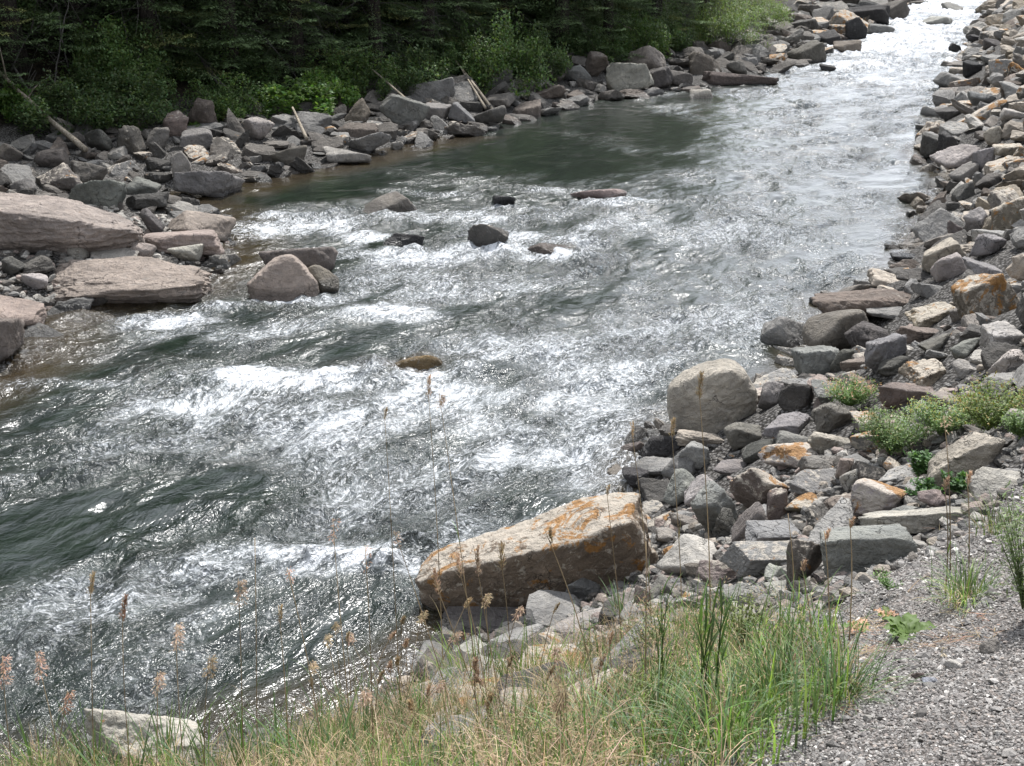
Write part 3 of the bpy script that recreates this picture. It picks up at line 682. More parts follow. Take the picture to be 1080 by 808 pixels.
# ---- scattered rocks
g = np.random.default_rng(3)
def scatter(n, xr, yr, sizef, cond):
    y = g.uniform(0, 1, n); y = yr[0] * (yr[1] / yr[0]) ** y; x = g.uniform(*xr, n)
    return x, y
cand = []
def addc(n, side, y0, y1, smin, smax, rmin, rmax, pw=1.6):
    pl = RS if side > 0 else LS
    y = g.uniform(y0, y1, n); k = g.integers(0, 1, n)
    s = g.uniform(smin, smax, n); x = np.interp(y, pl[:, 1], pl[:, 0]) + side * s * 1.5
    r = rmin + (rmax - rmin) * g.uniform(0, 1, n) ** pw
    for a, b, c_ in zip(x, y, r): cand.append((a, b, c_, side))
addc(3000, 1, 4.6, 14, -.5, 5.5, .08, .24); addc(1500, 1, 4.6, 14, -.5, 5.5, .03, .08)
addc(1700, 1, 14, 30, -.3, 7, .10, .34); addc(1500, 1, 30, 60, -.3, 8, .16, .5); addc(900, 1, 60, 110, -.4, 8, .3, .7)
addc(3000, -1, 14, 34, -.3, 8, .09, .34, 1.9); addc(2600, -1, 30, 62, -.3, 7, .14, .5); addc(900, -1, 60, 110, -.3, 8, .3, .8)
cand = np.array(cand); cx_, cy_, cr_, cs_ = cand.T
dR, dL = sR(cx_, cy_), sL(cx_, cy_); dd_ = np.where(cs_ > 0, dR, dL)
up_ = np.where(cs_ > 0, np.where(cy_ < 12, gthr(cy_) + .05, np.where(cy_ < 30, 6, 8)), np.where(cy_ < 26.5, 7.2, 4.6))
ok = (dd_ > -.25) & (dd_ < up_)
ok &= ~((cs_ < 0) & (cy_ > 14) & (cy_ < 21.5) & (dL > .6) & (cx_ > -11) & (cr_ > .13))    # gravel bar stays open
zz = np.maximum(H(cx_, cy_), -.05); pxx, pyy, pd = proj(np.stack([cx_, cy_, zz], -1))
ok &= ~((cs_ > 0) & (pxx < 450) & (pyy > 630) & (cr_ > .07))
ok &= (pxx > -260) & (pxx < 1340) & (pyy < 900)
pr_ = cr_ * F / pd
topy = pyy - pr_ * .9
PLB = [(x0, y0, x1, y1, float(proj(hit((x0 + x1) / 2, y1))[2]), 0, 0, .4) for x0, y0, x1, y1 in [(902, 442, 982, 494), (962, 436, 1084, 480), (868, 408, 928, 440), (950, 490, 990, 540)]]
for hx0, hy0, hx1, hy1, hd, hx, hy, hw in HB + PLB:   # keep the placed rocks clear
    ok &= ~((pxx > hx0 - pr_ * .5) & (pxx < hx1 + pr_ * .5) & (pyy > hy0 + .25 * (hy1 - hy0)) & (topy < hy1 - .22 * (hy1 - hy0)) & (pd < hd + hw))
idx = np.where(ok)[0]; idx = idx[np.argsort(-cr_[idx])]
# thin overlapping ones with a grid
keep = []; cell = {}
for k in idx:
    a, b, r = cx_[k], cy_[k], cr_[k]; c0 = (int(a // .8), int(b // .8)); bad = False
    for u in (-1, 0, 1):
        for v in (-1, 0, 1):
            for (a2, b2, r2) in cell.get((c0[0] + u, c0[1] + v), ()):
                if (a - a2) ** 2 + (b - b2) ** 2 < (.64 * (r + r2)) ** 2: bad = True; break
            if bad: break
        if bad: break
    if bad: continue
    cell.setdefault(c0, []).append((a, b, r)); keep.append(k)
keep = np.array(keep)
inview = (pxx[keep] > 0) & (pxx[keep] < 1080) & (pyy[keep] > 0) & (pyy[keep] < 808)
hidden = (pyy[keep] > 690) | ((pyy[keep] > 640) & (pxx[keep] < 600))   # behind tall grass
order = np.argsort(-(pr_[keep] * inview * ~hidden)); n_ind = max(0, 298 - NH); ind = keep[order[:n_ind]]; rest = keep[order[n_ind:]]
KN = ['angular', 'slab', 'wedge', 'slab', 'block', 'mound', 'slab', 'angular', 'wedge', 'angular', 'slab', 'mound', 'angular', 'slab', 'wedge', 'angular']
PROT = [shape(k, 5, 900 + i) for i, k in enumerate(KN)]; LOW = [shape(k, 3, 900 + i) for i, k in enumerate(KN)]; TINY = [shape(k, 2, 950 + i) for i, k in enumerate(KN)]
pm = []
for i, (V, Ft) in enumerate(PROT):
    o = mk('rock', V * 2, Ft, ROCK); pm.append(o.data); bpy.data.objects.remove(o)
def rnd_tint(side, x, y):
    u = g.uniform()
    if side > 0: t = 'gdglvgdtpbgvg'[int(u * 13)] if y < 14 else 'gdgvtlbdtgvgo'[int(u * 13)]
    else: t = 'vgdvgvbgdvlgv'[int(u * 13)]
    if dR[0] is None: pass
    c = np.array(TINT[t]) * (1.06 if side > 0 else .68) * g.uniform(.8, 1.2); li = (g.uniform(.3, .8) if g.uniform() < (.28 if side > 0 else .10) else g.uniform(0, .25)); return c, li  # left side tints lowered, shade of that bank painted into the stone colour
def pose(k):
    r = cr_[k]; asp = np.array([g.uniform(1.0, 1.75), g.uniform(.75, 1.2), g.uniform(.36, .85)])
    e = (g.normal() * .28, g.normal() * .28, g.uniform(0, 6.28)); return asp * r, e, np.array([cx_[k], cy_[k], zz[k] + r * g.uniform(.0, .3)])
labs = {(1, 0): ('ordinary grey angular rock in the loose rubble of the near right bank', G1), (1, 1): ('ordinary angular rock in the long riprap slope up the right bank', G2), (-1, 0): ('ordinary dull grey rock in the rubble between left bank and forest', G3), (-1, 1): ('ordinary small grey rock on the distant left bank near the rapids', G3)}
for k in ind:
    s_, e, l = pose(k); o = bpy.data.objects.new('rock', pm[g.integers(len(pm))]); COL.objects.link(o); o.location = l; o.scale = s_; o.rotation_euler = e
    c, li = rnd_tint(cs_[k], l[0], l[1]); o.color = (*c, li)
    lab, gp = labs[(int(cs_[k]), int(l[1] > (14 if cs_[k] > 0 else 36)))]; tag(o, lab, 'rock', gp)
Vs, Fs, Ts, Rs = [], [], [], []; nv = 0
def addrub(V, Ft, s_, e, l, c, li):
    global nv
    W_ = (V * 2 * s_) @ rotm(*e).T + l; Vs.append(W_); Fs.append(Ft + nv); nv += len(V)
    Ts.append(np.broadcast_to([*c, li], (len(V), 4))); Rs.append(np.full(len(V), g.uniform()))
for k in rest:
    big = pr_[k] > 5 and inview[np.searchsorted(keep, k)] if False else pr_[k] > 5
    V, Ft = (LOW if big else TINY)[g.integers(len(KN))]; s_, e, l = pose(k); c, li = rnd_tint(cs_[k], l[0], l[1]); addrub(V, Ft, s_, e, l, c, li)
# small fill stones between the rocks, near bank and gravel bar
def fillst(n, xr, yr, r0, r1, cond, tints='ggdvlpt'):
    x = g.uniform(*xr, n); y = g.uniform(*yr, n); a = sR(x, y); b = sL(x, y); k = cond(a, b, x, y); x, y = x[k], y[k]; h = H(x, y, True)
    for xx, yy_, hh_ in zip(x, y, h):
        r = g.uniform(r0, r1); V, Ft = TINY[g.integers(len(KN))]
        c = np.array(TINT[tints[g.integers(len(tints))]]) * g.uniform(.8, 1.25)
        addrub(V, Ft, np.array([1.2, 1, .7]) * r, (g.normal() * .3, g.normal() * .3, g.uniform(0, 6.3)), (xx, yy_, hh_ + .2 * r), c, g.uniform(0, .35))
fillst(5200, (-1.5, 5.5), (3.5, 9.5), .018, .055, lambda a, b, x, y: (a > .2) & (a < gthr(y) + .15))
fillst(3000, (-12, -2), (14.5, 22), .03, .09, lambda a, b, x, y: (b > -.15) & (b < 7), 'lpwgvl')
rub = mk('rock_rubble', np.vstack(Vs), np.vstack(Fs), ROCKA, attrs={'tint': np.vstack(Ts), 'rnd': np.concatenate(Rs)}, smooth=False)
tag(rub, 'loose smaller stones filling the gaps of both river banks', 'rubble', kind='stuff')
rub.data.polygons.foreach_set('use_smooth', np.zeros(len(rub.data.polygons), bool))
print('heroes', NH, 'individual', len(ind), 'rubble', len(rest), len(Vs))
# ------------------------------------------------------------------ forest of the left bank
g = np.random.default_rng(21)
def conifer(seed, Ht, wide, dead):
    g = np.random.default_rng(seed); root = bpy.data.objects.new('spruce_tree', None); COL.objects.link(root)
    a = Acc(); zt = np.linspace(-.5, Ht, 14); ph = g.uniform(0, 6)
    px_ = np.stack([.06 * np.sin(zt * .5 + ph), .06 * np.cos(zt * .4 + ph), zt], -1); r0 = .10 + Ht * .011
    tube(a, px_, r0 * (1 - zt.clip(0) / Ht) ** .8 + .012 + .07 * np.exp(-zt.clip(0) * 2.5), 12); a.obj('trunk', BARK, root)
    a = Acc(); zs = .5
    RT, LN, WD, AZ, UP, C = [], [], [], [], [], []
    while zs < Ht - .3:
        low = zs < 5.5
        for _ in range(4 if low else 4):
            az = g.uniform(0, 6.283); l = wide * (1 - zs / Ht) ** .75 * g.uniform(.55, 1.1)
            if zs < 1.6 and g.uniform() < .25: continue
            m_ = int(l / (.075 if low else .17)); t = np.linspace(.18, 1, m_)
            dr = g.uniform(.12, .38); c = np.stack([np.cos(az) * l * t, np.sin(az) * l * t, zs - dr * l * t ** 1.5 + .12 * l * t ** 4], -1)
            k = 9 if low else 3
            ct = np.repeat(c, k, 0); side = np.tile(np.where(np.arange(k) % 2, 1, -1), m_); nn = len(ct)
            spread = (.30 * l * (1 - np.repeat(t, k)) + .10) * g.uniform(0, 1, nn)
            ct[:, 0] += -np.sin(az) * side * spread; ct[:, 1] += np.cos(az) * side * spread; ct[:, 2] -= .25 * spread + g.uniform(0, .05, nn)
            RT.append(ct); LN.append(g.uniform(.07, .15, nn) * (1 if low else 2.2)); WD.append(np.full(nn, .034 if low else .09))
            AZ.append(az + side * g.uniform(.3, 1.2, nn)); UP.append(g.uniform(1.1, 1.9, nn))
            base = np.array([.105, .150, .072]) if g.uniform() > .12 else np.array([.17, .18, .075])
            C.append(base * g.uniform(.7, 1.35, (nn, 1)) * (1 + .6 * (np.repeat(t, k)[:, None] > .9) * g.uniform(0, 1)))
        zs += .17 if low else .30
    RT, LN, WD, AZ, UP, C = map(np.concatenate, (RT, LN, WD, AZ, UP, C))
    blades(a, RT, LN, WD, AZ, .5, C, C * 1.35, 2, up=UP, prof=.5)
    a.obj('crown', NEEDLE, root, smooth=False)
    a = Acc()
    for _ in range(dead):
        az = g.uniform(0, 6.28); z0 = g.uniform(.5, 5.5); l = g.uniform(.8, 2.2); t = np.linspace(0, 1, 7)
        c = np.stack([np.cos(az) * l * t, np.sin(az) * l * t, z0 + .15 * l * t - l * g.uniform(.3, .9) * t ** 2.2], -1); c[1:] += g.normal(size=(6, 3)) * .03
        tube(a, c, .014 * (1 - t) + .003, 4)
        for _2 in range(6):
            k = g.integers(2, 6); d = g.normal(size=3) * .5 + [0, 0, -.4]; tube(a, [c[k], c[k] + d * .35 + [0, 0, .04], c[k] + d * .7], [.005, .003, .002], 3)
    a.obj('dead_twigs', TWIG, root)
    return root
def shrub(name, seed, rx, rz, n, c0, leafw, leafl, stems=14):
    g = np.random.default_rng(seed); root = bpy.data.objects.new(name, None); COL.objects.link(root)
    nc = 46; u = g.normal(size=(nc, 3)); u /= np.linalg.norm(u, axis=1)[:, None]; u[:, 2] = np.abs(u[:, 2])
    cc_ = u * g.uniform(.35, 1, (nc, 1)) ** .6 * [rx, rx, rz * .95]; cc_[:, 2] = np.maximum(cc_[:, 2], .12)
    cr = g.uniform(.16, .34, nc) * min(rx, rz)
    k = g.integers(0, nc, n); v = g.normal(size=(n, 3)); v /= np.linalg.norm(v, axis=1)[:, None]
    P = cc_[k] + v * (cr[k] * g.uniform(.3, 1, n) ** .5)[:, None]; P[:, 2] = np.maximum(P[:, 2], .02)
    C = np.array(c0) * (g.uniform(.75, 1.3, (nc, 1))[k]) * g.uniform(.75, 1.3, (n, 1)) * (1 + np.stack([g.uniform(-.1, .35, n), g.uniform(-.05, .1, n), g.uniform(-.2, .1, n)], -1))
    a = Acc(); blades(a, P, leafl * g.uniform(.6, 1.2, n), leafw * g.uniform(.7, 1.2, n), g.uniform(0, 6.28, n), g.uniform(.2, .9, n), C, C * 1.15, 3, up=g.uniform(.3, 1.9, n), twist=g.uniform(-.6, .6, n), prof='leaf')
    a.obj('foliage', LEAF, root, smooth=False)
    a = Acc()
    for i in range(stems):
        e = cc_[g.integers(0, nc)]; t = np.linspace(0, 1, 6)[:, None]; c = e * t * [1, 1, 1] + [0, 0, -.1] + np.sin(t * 3) * g.normal(size=3) * .06; tube(a, c, np.linspace(.02, .004, 6) * (rz / 1.5), 5)
    a.obj('stem', TWIG, root)
    return root
def park(o): 
    for c in [q for q in COL.objects if q.parent == o]: bpy.data.objects.remove(c)
    bpy.data.objects.remove(o)
def kids(o): return [q for q in COL.objects if q.parent == o]
def inst(proto, pk, loc, rz, s, label, cat, grp):
    o = bpy.data.objects.new(proto.name.split('.')[0], None); COL.objects.link(o); o.location = loc; o.rotation_euler = (0, 0, rz); o.scale = (s, s, s) if np.isscalar(s) else s
    for ch in pk: d = ch.copy(); COL.objects.link(d); d.parent = o
    return tag(o, label, cat, grp)
CP = [conifer(40 + i, [13, 15, 11, 14][i], [3.0, 3.2, 2.7, 3.0][i], [46, 24, 34, 60][i]) for i in range(4)]
CK = [kids(o) for o in CP]
def at_px(px, s_target, side='L'):
    """walk along the column of a photo pixel until the bank point lies s_target metres from the water"""
    r = ray(px, 100); k = r[:2] / np.linalg.norm(r[:2]); t = np.arange(12, 140, .2); x = k[0] * t; y = k[1] * t
    s = sL(x, y); i = np.argmax((s > s_target)); return x[i], y[i]
pts = []
def far_ok(x, y, md): return all((x - a) ** 2 + (y - b) ** 2 > md * md for a, b in pts)
# front row trees whose trunks show
FT = [(165, 7.6, 0, 'dark spruce with thick trunk above the rust coloured rock'), (316, 6.2, 3, 'bare trunked spruce with arching dead branches above the green bush'), (20, 8.5, 1, 'spruce at the left frame edge over the pale fallen log'), (90, 9.2, 2, 'spruce just left of the thick trunked one'),
      (245, 6.6, 1, 'spruce with drooping boughs between the thick and the bare trunk'), (400, 5.4, 2, 'spruce rising behind the long tilted slab'), (455, 5.2, 0, 'feathery spruce left of the big leafy bush'), (590, 5.2, 1, 'spruce right behind the big leafy bush'),
      (640, 5.2, 2, 'spruce above the upright brown rock'), (690, 5.4, 3, 'spruce with bare lower branches above the tan boulder'), (735, 5.4, 0, 'last tall spruce before the bright willow'), (530, 6.5, 3, 'spruce standing deep behind the big leafy bush')]
for px, s_, k, lab in FT:
    x, y = at_px(px, s_); pts.append((x, y)); inst(CP[k], CK[k], (x, y, H(x, y)[0] - .1), g.uniform(0, 6.28), g.uniform(.9, 1.1), lab, 'tree', 'spruce trees of the dark forest edge')
n_t = 0
for _ in range(9000):
    y = g.uniform(12, 115); s_ = g.uniform(7.0, 30) if g.uniform() < .75 else g.uniform(7.0, 11); x = np.interp(y, LS[:, 1], LS[:, 0]) - s_ * 1.25
    d = sL(np.array([x]), np.array([y]))[0]
    if d < (6.9 if y < 26 else 5.6) or x < -34 or not far_ok(x, y, 2.1 if d < 14 else 3.0): continue
    q = proj((x, y, 2))[0]
    if q < -700 or (d > 16 and g.uniform() < .5): continue
    if y > 66 and q > 760: continue
    pts.append((x, y)); k = int(g.integers(0, 4)); n_t += 1
    inst(CP[k], CK[k], (x, y, H(x, y)[0] - .1), g.uniform(0, 6.28), g.uniform(.75, 1.15), 'dark spruce among many in the depth of the forest behind the left bank', 'tree', 'spruce trees deep in the forest')
    if n_t > 170: break
for o in CP: park(o)
print('trees', len(pts))
SP = [shrub('leafy_bush', 61, 1.3, 1.5, 9000, (.080, .135, .052), .05, .075), shrub('leafy_bush', 62, 1.0, 1.1, 7000, (.070, .115, .052), .045, .07),
      shrub('willow_bush', 63, 1.6, 2.0, 13000, (.12, .18, .07), .022, .11, 22), shrub('leafy_bush', 64, .8, .6, 5000, (.085, .16, .045), .05, .07)]
SK = [kids(o) for o in SP]
for px, s_, k, sc_, lab in [(118, 6.8, 0, (1.0, 1, 1.35), 'broad leafy bush hanging over the dark rocks at upper left'), (135, 5.9, 1, .9, 'smaller bush under the broad one at upper left'),
    (255, 6.0, 1, (1.2, 1, .8), 'low bush at the foot of the bare trunked spruce'), (300, 3.6, 3, (1.9, 1.4, 1.5), 'bright green low bush above the small stump'), (340, 3.8, 3, (1.4, 1.2, 1.6), 'bright green bush right of the stump'),
    (355, 5.0, 0, 1.0, 'dark bush between bright bush and tilted slab'), (440, 3.4, 1, (1.3, 1, 1.3), 'dark leafy bush above the light rock by the pool'), (475, 3.9, 0, (.8, .8, .9), 'bush left of the pale leaning poles'),
    (530, 2.6, 0, (1.35, 1.2, 1.7), 'biggest round leafy bush reaching down to the pool'), (570, 2.9, 1, (1.1, 1, 1.5), 'dark bush joined to the right of the biggest one'), (625, 3.9, 1, 1.1, 'small dark bush above the pool rubble'),
    (672, 4.3, 0, (.9, 1, 1.2), 'yellowish bush above the tan boulder'), (700, 4.3, 1, 1.1, 'bush between the tan boulder and the willow'), (758, 3.2, 2, (1.3, 1.2, 1.25), 'bright willow bush at the bend of the far shore'), (790, 3.6, 2, (1.2, 1.1, 1.2), 'second bright willow bush nearest to the rapids'),
    (655, 4.4, 3, (.6, .6, .9), 'small green shrub uphill of the overhanging boulder'), (722, 4.0, 3, (.5, .5, .6), 'small pale shrub behind the grey rock by the pool'), (5, 6.2, 3, (1, 1, 1.3), 'little green bush at the left frame edge by the log'),
    (420, 4.2, 3, (.45, .4, .5), 'little green shrub just above the light shoreline rock'), (205, 3.4, 3, (.55, .4, .45), 'bright green tuft by the roof shaped boulder'), (235, 4.6, 3, (.6, .5, .9), 'green shrub below the brown outcrop'), (822, 6.5, 3, (1.2, 1.2, 1.6), 'yellow green shrub beside the second willow'), (690, 4.9, 3, (.5, .5, .6), 'low green plant between tan boulder and pool rocks')]:
    x, y = at_px(px, s_); inst(SP[k], SK[k], (x, y, H(x, y)[0] - .05), g.uniform(0, 6.28), sc_, lab, 'bush', 'bushes along the forest edge')
for i in range(130):
    y = g.uniform(14, 75); x = np.interp(y, LS[:, 1], LS[:, 0]) - g.uniform(5, 13); d = sL(np.array([x]), np.array([y]))[0]; q = proj((x, y, 1))[0]
    if d < (6.2 if y < 26 else 4.3) or q > 700 or q < -150: continue
    k = int(g.integers(0, 2)); inst(SP[k], SK[k], (x, y, H(x, y)[0] - .05), g.uniform(0, 6.28), g.uniform(.7, 1.2), 'dim bush in the shade under the forest spruces', 'bush', 'shaded undergrowth bushes')
for i in range(12):
    y = g.uniform(70, 110); x = np.interp(y, LS[:, 1], LS[:, 0]) - g.uniform(6, 12)
    inst(SP[2], SK[2], (x, y, H(x, y)[0] - .05), g.uniform(0, 6.28), g.uniform(.8, 1.2), 'pale green willow on the distant left shore beyond the rapids', 'bush', 'distant shore willows')
for o in SP: park(o)
# logs and sticks on the left bank
def stick(name, p1, p2, r, mat, lab, lift=(.05, .05), grp='driftwood on the left bank', branch=0, cat='log', wob=.04):
    a_ = hit(*p1); b_ = hit(*p2); a_[2] += lift[0] + .12; b_[2] += lift[1] + .25; t = np.linspace(0, 1, 9)[:, None]
    gg = np.random.default_rng(int(p1[0] * 13 + p1[1])); c = a_ + (b_ - a_) * t + np.cumsum(gg.normal(size=(9, 3)) * wob * .4, 0) * np.sin(t * 3.1416)
    ac = Acc(); tube(ac, c - a_, np.linspace(r, r * .55, 9), 8)
    for _ in range(branch):
        k = gg.integers(2, 8); d = gg.normal(size=3) * .35 + [0, 0, .25]; tube(ac, [c[k] - a_, c[k] - a_ + d * .6, c[k] - a_ + d + [0, 0, -.05]], [r * .4, r * .25, r * .1], 4)
    o = ac.obj(name, mat, loc=a_); return tag(o, lab, cat, grp)
stick('fallen_log', (92, 170), (2, 106), .07, DEADWOOD, 'long pale fallen log lying across the rocks at upper left', (.1, .5), branch=2)
stick('driftwood_stick', (124, 138), (100, 124), .035, DEADWOOD, 'short curled branch lying behind the dark rocks', (.1, .25), branch=3)
stick('fallen_log', (521, 124), (474, 80), .05, DEADWOOD, 'upper of two pale poles leaning down to the pool', (.05, .5), wob=.01)
stick('fallen_log', (512, 124), (486, 92), .04, DEADWOOD, 'lower of two pale poles leaning down to the pool', (.15, .35), wob=.01)
stick('fallen_log', (432, 123), (380, 88), .035, DEADWOOD, 'thin pole slanting over the top of the long tilted slab', (.3, .5), wob=.01)
stick('fallen_log', (245, 112), (198, 72), .04, TWIG, 'dull grey pole among the spruce roots', (.2, .6), branch=3)
stick('fallen_log', (236, 108), (212, 88), .03, TWIG, 'short pole beside the brown outcrop', (.2, .5))
stick('tree_stump', (324, 154), (310, 134), .05, DEADWOOD, 'small broken pale stump at the bright green bush', (.05, .25), wob=.005)
stick('fallen_log', (40, 122), (18, 100), .045, TWIG, 'dull branch beside the top of the pale fallen log', (.2, .5), branch=4)
stick('fallen_log', (712, 56), (656, 42), .06, DEADWOOD, 'weathered log lying above the tan boulder', (.1, .3), wob=.01)
for i, (a1, a2) in enumerate([((20, 75), (70, 62)), ((75, 90), (60, 50)), ((140, 98), (128, 60)), ((345, 70), (330, 20)), ((350, 60), (385, 12)), ((60, 110), (85, 84)), ((15, 95), (50, 50)), ((215, 70), (190, 30))]):
    stick('dead_branch', a1, a2, .022, TWIG, 'thin bare grey branch tangled in the dark forest edge', (.3, 1.2 + .3 * (i % 3)), 'dead branches in the dark', 6, 'branch', .12)
# ------------------------------------------------------------------ foreground plants
g = np.random.default_rng(77)
GREEN = np.array([.10, .165, .055]); LIME = np.array([.20, .28, .085]); BLUEG = np.array([.115, .18, .095]); STRAW = np.array([.42, .33, .21]); TAN = np.array([.46, .34, .25]); RUST = np.array([.38, .23, .16]); OLIVE = np.array([.12, .14, .05])
def jc(c, n, a=.25): return np.asarray(c) * g.uniform(1 - a, 1 + a, (n, 1)) * g.uniform(.93, 1.07, (n, 3))
def in_poly(px, py, poly):
    c = np.zeros(len(px), bool); n = len(poly)
    for i in range(n):
        x1, y1 = poly[i]; x2, y2 = poly[(i + 1) % n]
        k = ((y1 > py) != (y2 > py)) & (px < (x2 - x1) * (py - y1) / (y2 - y1 + 1e-9) + x1); c ^= k
    return c
def area_pts(n, poly, xr=(-4, 4), yr=(1.3, 8)):
    """points on the bank whose foot lies in this outline of the weedy strip"""
    x = g.uniform(*xr, n); y = g.uniform(*yr, n); h = H(x, y, True); P = np.stack([x, y, h], -1); a, b, d = proj(P)
    k = in_poly(a, b, poly); return P[k]
WEED = [(-500, 830), (-60, 800), (60, 815), (200, 830), (330, 790), (420, 745), (520, 712), (600, 690), (690, 662), (780, 672), (850, 665), (885, 690), (905, 735), (850, 790), (780, 830), (720, 1000), (300, 1300), (-500, 1300)]
def dens(P, s, seed): return n2(P[:, 0], P[:, 1], s, seed, 3)
# dry + green grass carpets
P = area_pts(420000, WEED); a, b, d = proj(P)
w_ = dens(P, 1.6, 31)
right = sst(640, 760, a)
k = (g.uniform(size=len(P)) < (.42 + 1.6 * w_) * (1 - .35 * right)); Pd = P[k][:17000]; n = len(Pd)
ac = Acc(); C = np.where(g.uniform(size=(n, 1)) < .5, jc(STRAW, n, .35), np.where(g.uniform(size=(n, 1)) < .6, jc(TAN, n, .35), jc(OLIVE, n, .3)))
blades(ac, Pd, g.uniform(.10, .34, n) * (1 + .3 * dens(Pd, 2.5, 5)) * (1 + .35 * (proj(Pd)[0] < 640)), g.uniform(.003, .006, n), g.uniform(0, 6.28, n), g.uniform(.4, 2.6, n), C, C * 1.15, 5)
# fallen, tangled straw
n = 4500; Pf = Pd[g.integers(0, len(Pd), n)] + [0, 0, .01]; Pf = Pf + np.stack([g.normal(size=n) * .03, g.normal(size=n) * .03, g.uniform(0, .07, n)], -1)
C = jc(STRAW, n, .4); blades(ac, Pf, g.uniform(.1, .3, n), .003, g.uniform(0, 6.28, n), g.uniform(-.5, .9, n), C, C, 4, up=g.uniform(1.0, 1.6, n))
# small drooping seed sprays in the dry grass
n = 1800; k = g.integers(0, len(Pd), n); Ps = Pd[k]; az = g.uniform(0, 6.28, n); C = jc(OLIVE * .8 + STRAW * .3, n)
tips = blades(ac, Ps, g.uniform(.16, .34, n), .0018, az, g.uniform(.4, 1.1, n), C, C, 5)[:, -1]
for _ in range(9):
    q = tips + g.normal(size=(n, 3)) * [.008, .008, .02]; C = jc(STRAW * .9 + RUST * .2, n); blades(ac, q, g.uniform(.010, .02, n), .0035, g.uniform(0, 6.28, n), .3, C, C, 2, up=g.uniform(.3, 2.4, n), prof='leaf')
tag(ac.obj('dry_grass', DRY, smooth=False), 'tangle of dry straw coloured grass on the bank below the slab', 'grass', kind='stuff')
ac = Acc(); GP = [((330, 1000), 2600, GREEN, .30, 1.0), ]
k = g.uniform(size=len(P)) < (.16 + .35 * dens(P, 1.2, 8) + .22 * right); Pg = P[k][:6200]; n = len(Pg)
C = np.where(g.uniform(size=(n, 1)) < .6, jc(GREEN, n, .35), np.where(g.uniform(size=(n, 1)) < .5, jc(LIME, n, .3), jc(BLUEG, n, .3)))
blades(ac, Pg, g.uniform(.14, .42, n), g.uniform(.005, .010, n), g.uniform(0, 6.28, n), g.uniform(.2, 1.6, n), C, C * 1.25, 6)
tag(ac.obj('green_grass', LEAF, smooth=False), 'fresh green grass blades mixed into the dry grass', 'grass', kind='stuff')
# low leafy weeds
ac = Acc(); k = g.uniform(size=len(P)) < .35 + .4 * dens(P, 2.2, 14) + .25 * right; Pw = P[k][:4600]
for (hh, ii) in ((1, 7),):
    n = len(Pw) * ii; base = np.repeat(Pw, ii, 0); q = base + np.stack([g.normal(size=n) * .012, g.normal(size=n) * .012, g.uniform(.01, .13, n)], -1)
    C = np.where(g.uniform(size=(n, 1)) < .6, jc(OLIVE, n, .4), jc(GREEN, n, .3)); blades(ac, q, g.uniform(.012, .035, n), g.uniform(.004, .009, n), g.uniform(0, 6.28, n), g.uniform(.1, .8, n), C, C * 1.2, 2, up=g.uniform(.3, 1.6, n), prof='leaf')
n = len(Pw); C = jc(OLIVE, n); blades(ac, Pw, g.uniform(.08, .16, n), .002, g.uniform(0, 6.28, n), .3, C, C, 3)
tag(ac.obj('low_weeds', LEAF, smooth=False), 'low small leaved weeds filling the ground between grasses', 'weeds', kind='stuff')

# tussocks, one thing each
def foot(px, py): return hit(px, py, False)
def tussock(px, py, n, L, Wd, cols, bend, lab, rad=.05, dry=.15, name='grass_clump', lean=None):
    o = foot(px, py); r = g.normal(size=(n, 3)) * [rad, rad, 0]; az = np.arctan2(r[:, 1], r[:, 0]) + g.normal(size=n) * .5
    if lean is not None: az = np.where(g.uniform(size=n) < .5, lean + g.normal(size=n) * .4, az)
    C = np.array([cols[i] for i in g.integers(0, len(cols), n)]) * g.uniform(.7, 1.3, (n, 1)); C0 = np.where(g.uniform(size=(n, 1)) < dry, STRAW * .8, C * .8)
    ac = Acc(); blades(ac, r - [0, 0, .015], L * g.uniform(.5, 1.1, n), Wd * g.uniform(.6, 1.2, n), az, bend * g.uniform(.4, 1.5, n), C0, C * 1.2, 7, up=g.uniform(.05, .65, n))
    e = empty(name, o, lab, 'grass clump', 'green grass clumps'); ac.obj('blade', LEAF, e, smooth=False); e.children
    if dry:
        m2 = int(n * .25) + 14; ac = Acc(); rr = g.normal(size=(m2, 3)) * [rad * 1.3, rad * 1.3, 0]; C = jc(STRAW, m2, .3)
        blades(ac, rr, L * g.uniform(.25, .6, m2), Wd * .7, g.uniform(0, 6.28, m2), g.uniform(.8, 2.2, m2), C, C, 5, up=g.uniform(.5, 1.4, m2)); ac.obj('dead_tuft', DRY, e, smooth=False)
    return e
tussock(820, 748, 260, .32, .006, [GREEN, BLUEG, LIME], 1.7, 'bushy green grass clump at the gravel edge left of the path', .07)
tussock(888, 738, 190, .27, .0045, [GREEN, BLUEG], 1.9, 'green grass clump closest to the open gravel', .05)
tussock(760, 795, 170, .34, .0065, [BLUEG, GREEN], 1.6, 'blue green grass clump at the bottom edge of the photo', .06)
tussock(690, 800, 170, .38, .007, [BLUEG, GREEN], 1.9, 'arching blue green clump at the bottom in the weeds', .07)
tussock(630, 805, 150, .38, .007, [BLUEG, LIME], 2.0, 'arching clump left of the bottom blue green one', .06)
tussock(1020, 637, 210, .24, .005, [GREEN, LIME, BLUEG], 1.5, 'leafy grass clump alone on the gravel at the right', .05)
tussock(1056, 560, 110, .22, .005, [GREEN, LIME], 1.2, 'grass clump at the right frame edge behind the lone one', .06)
tussock(655, 655, 26, .42, .011, [GREEN, BLUEG], .8, 'broad bladed grass clump in front of the big slab right end', .02, 0)
tussock(505, 735, 110, .50, .012, [LIME, GREEN], .5, 'lime green upright blades below the middle of the slab', .09, .05)
tussock(560, 735, 90, .46, .012, [LIME, GREEN], .5, 'second group of lime green blades right of the first', .08, .05)
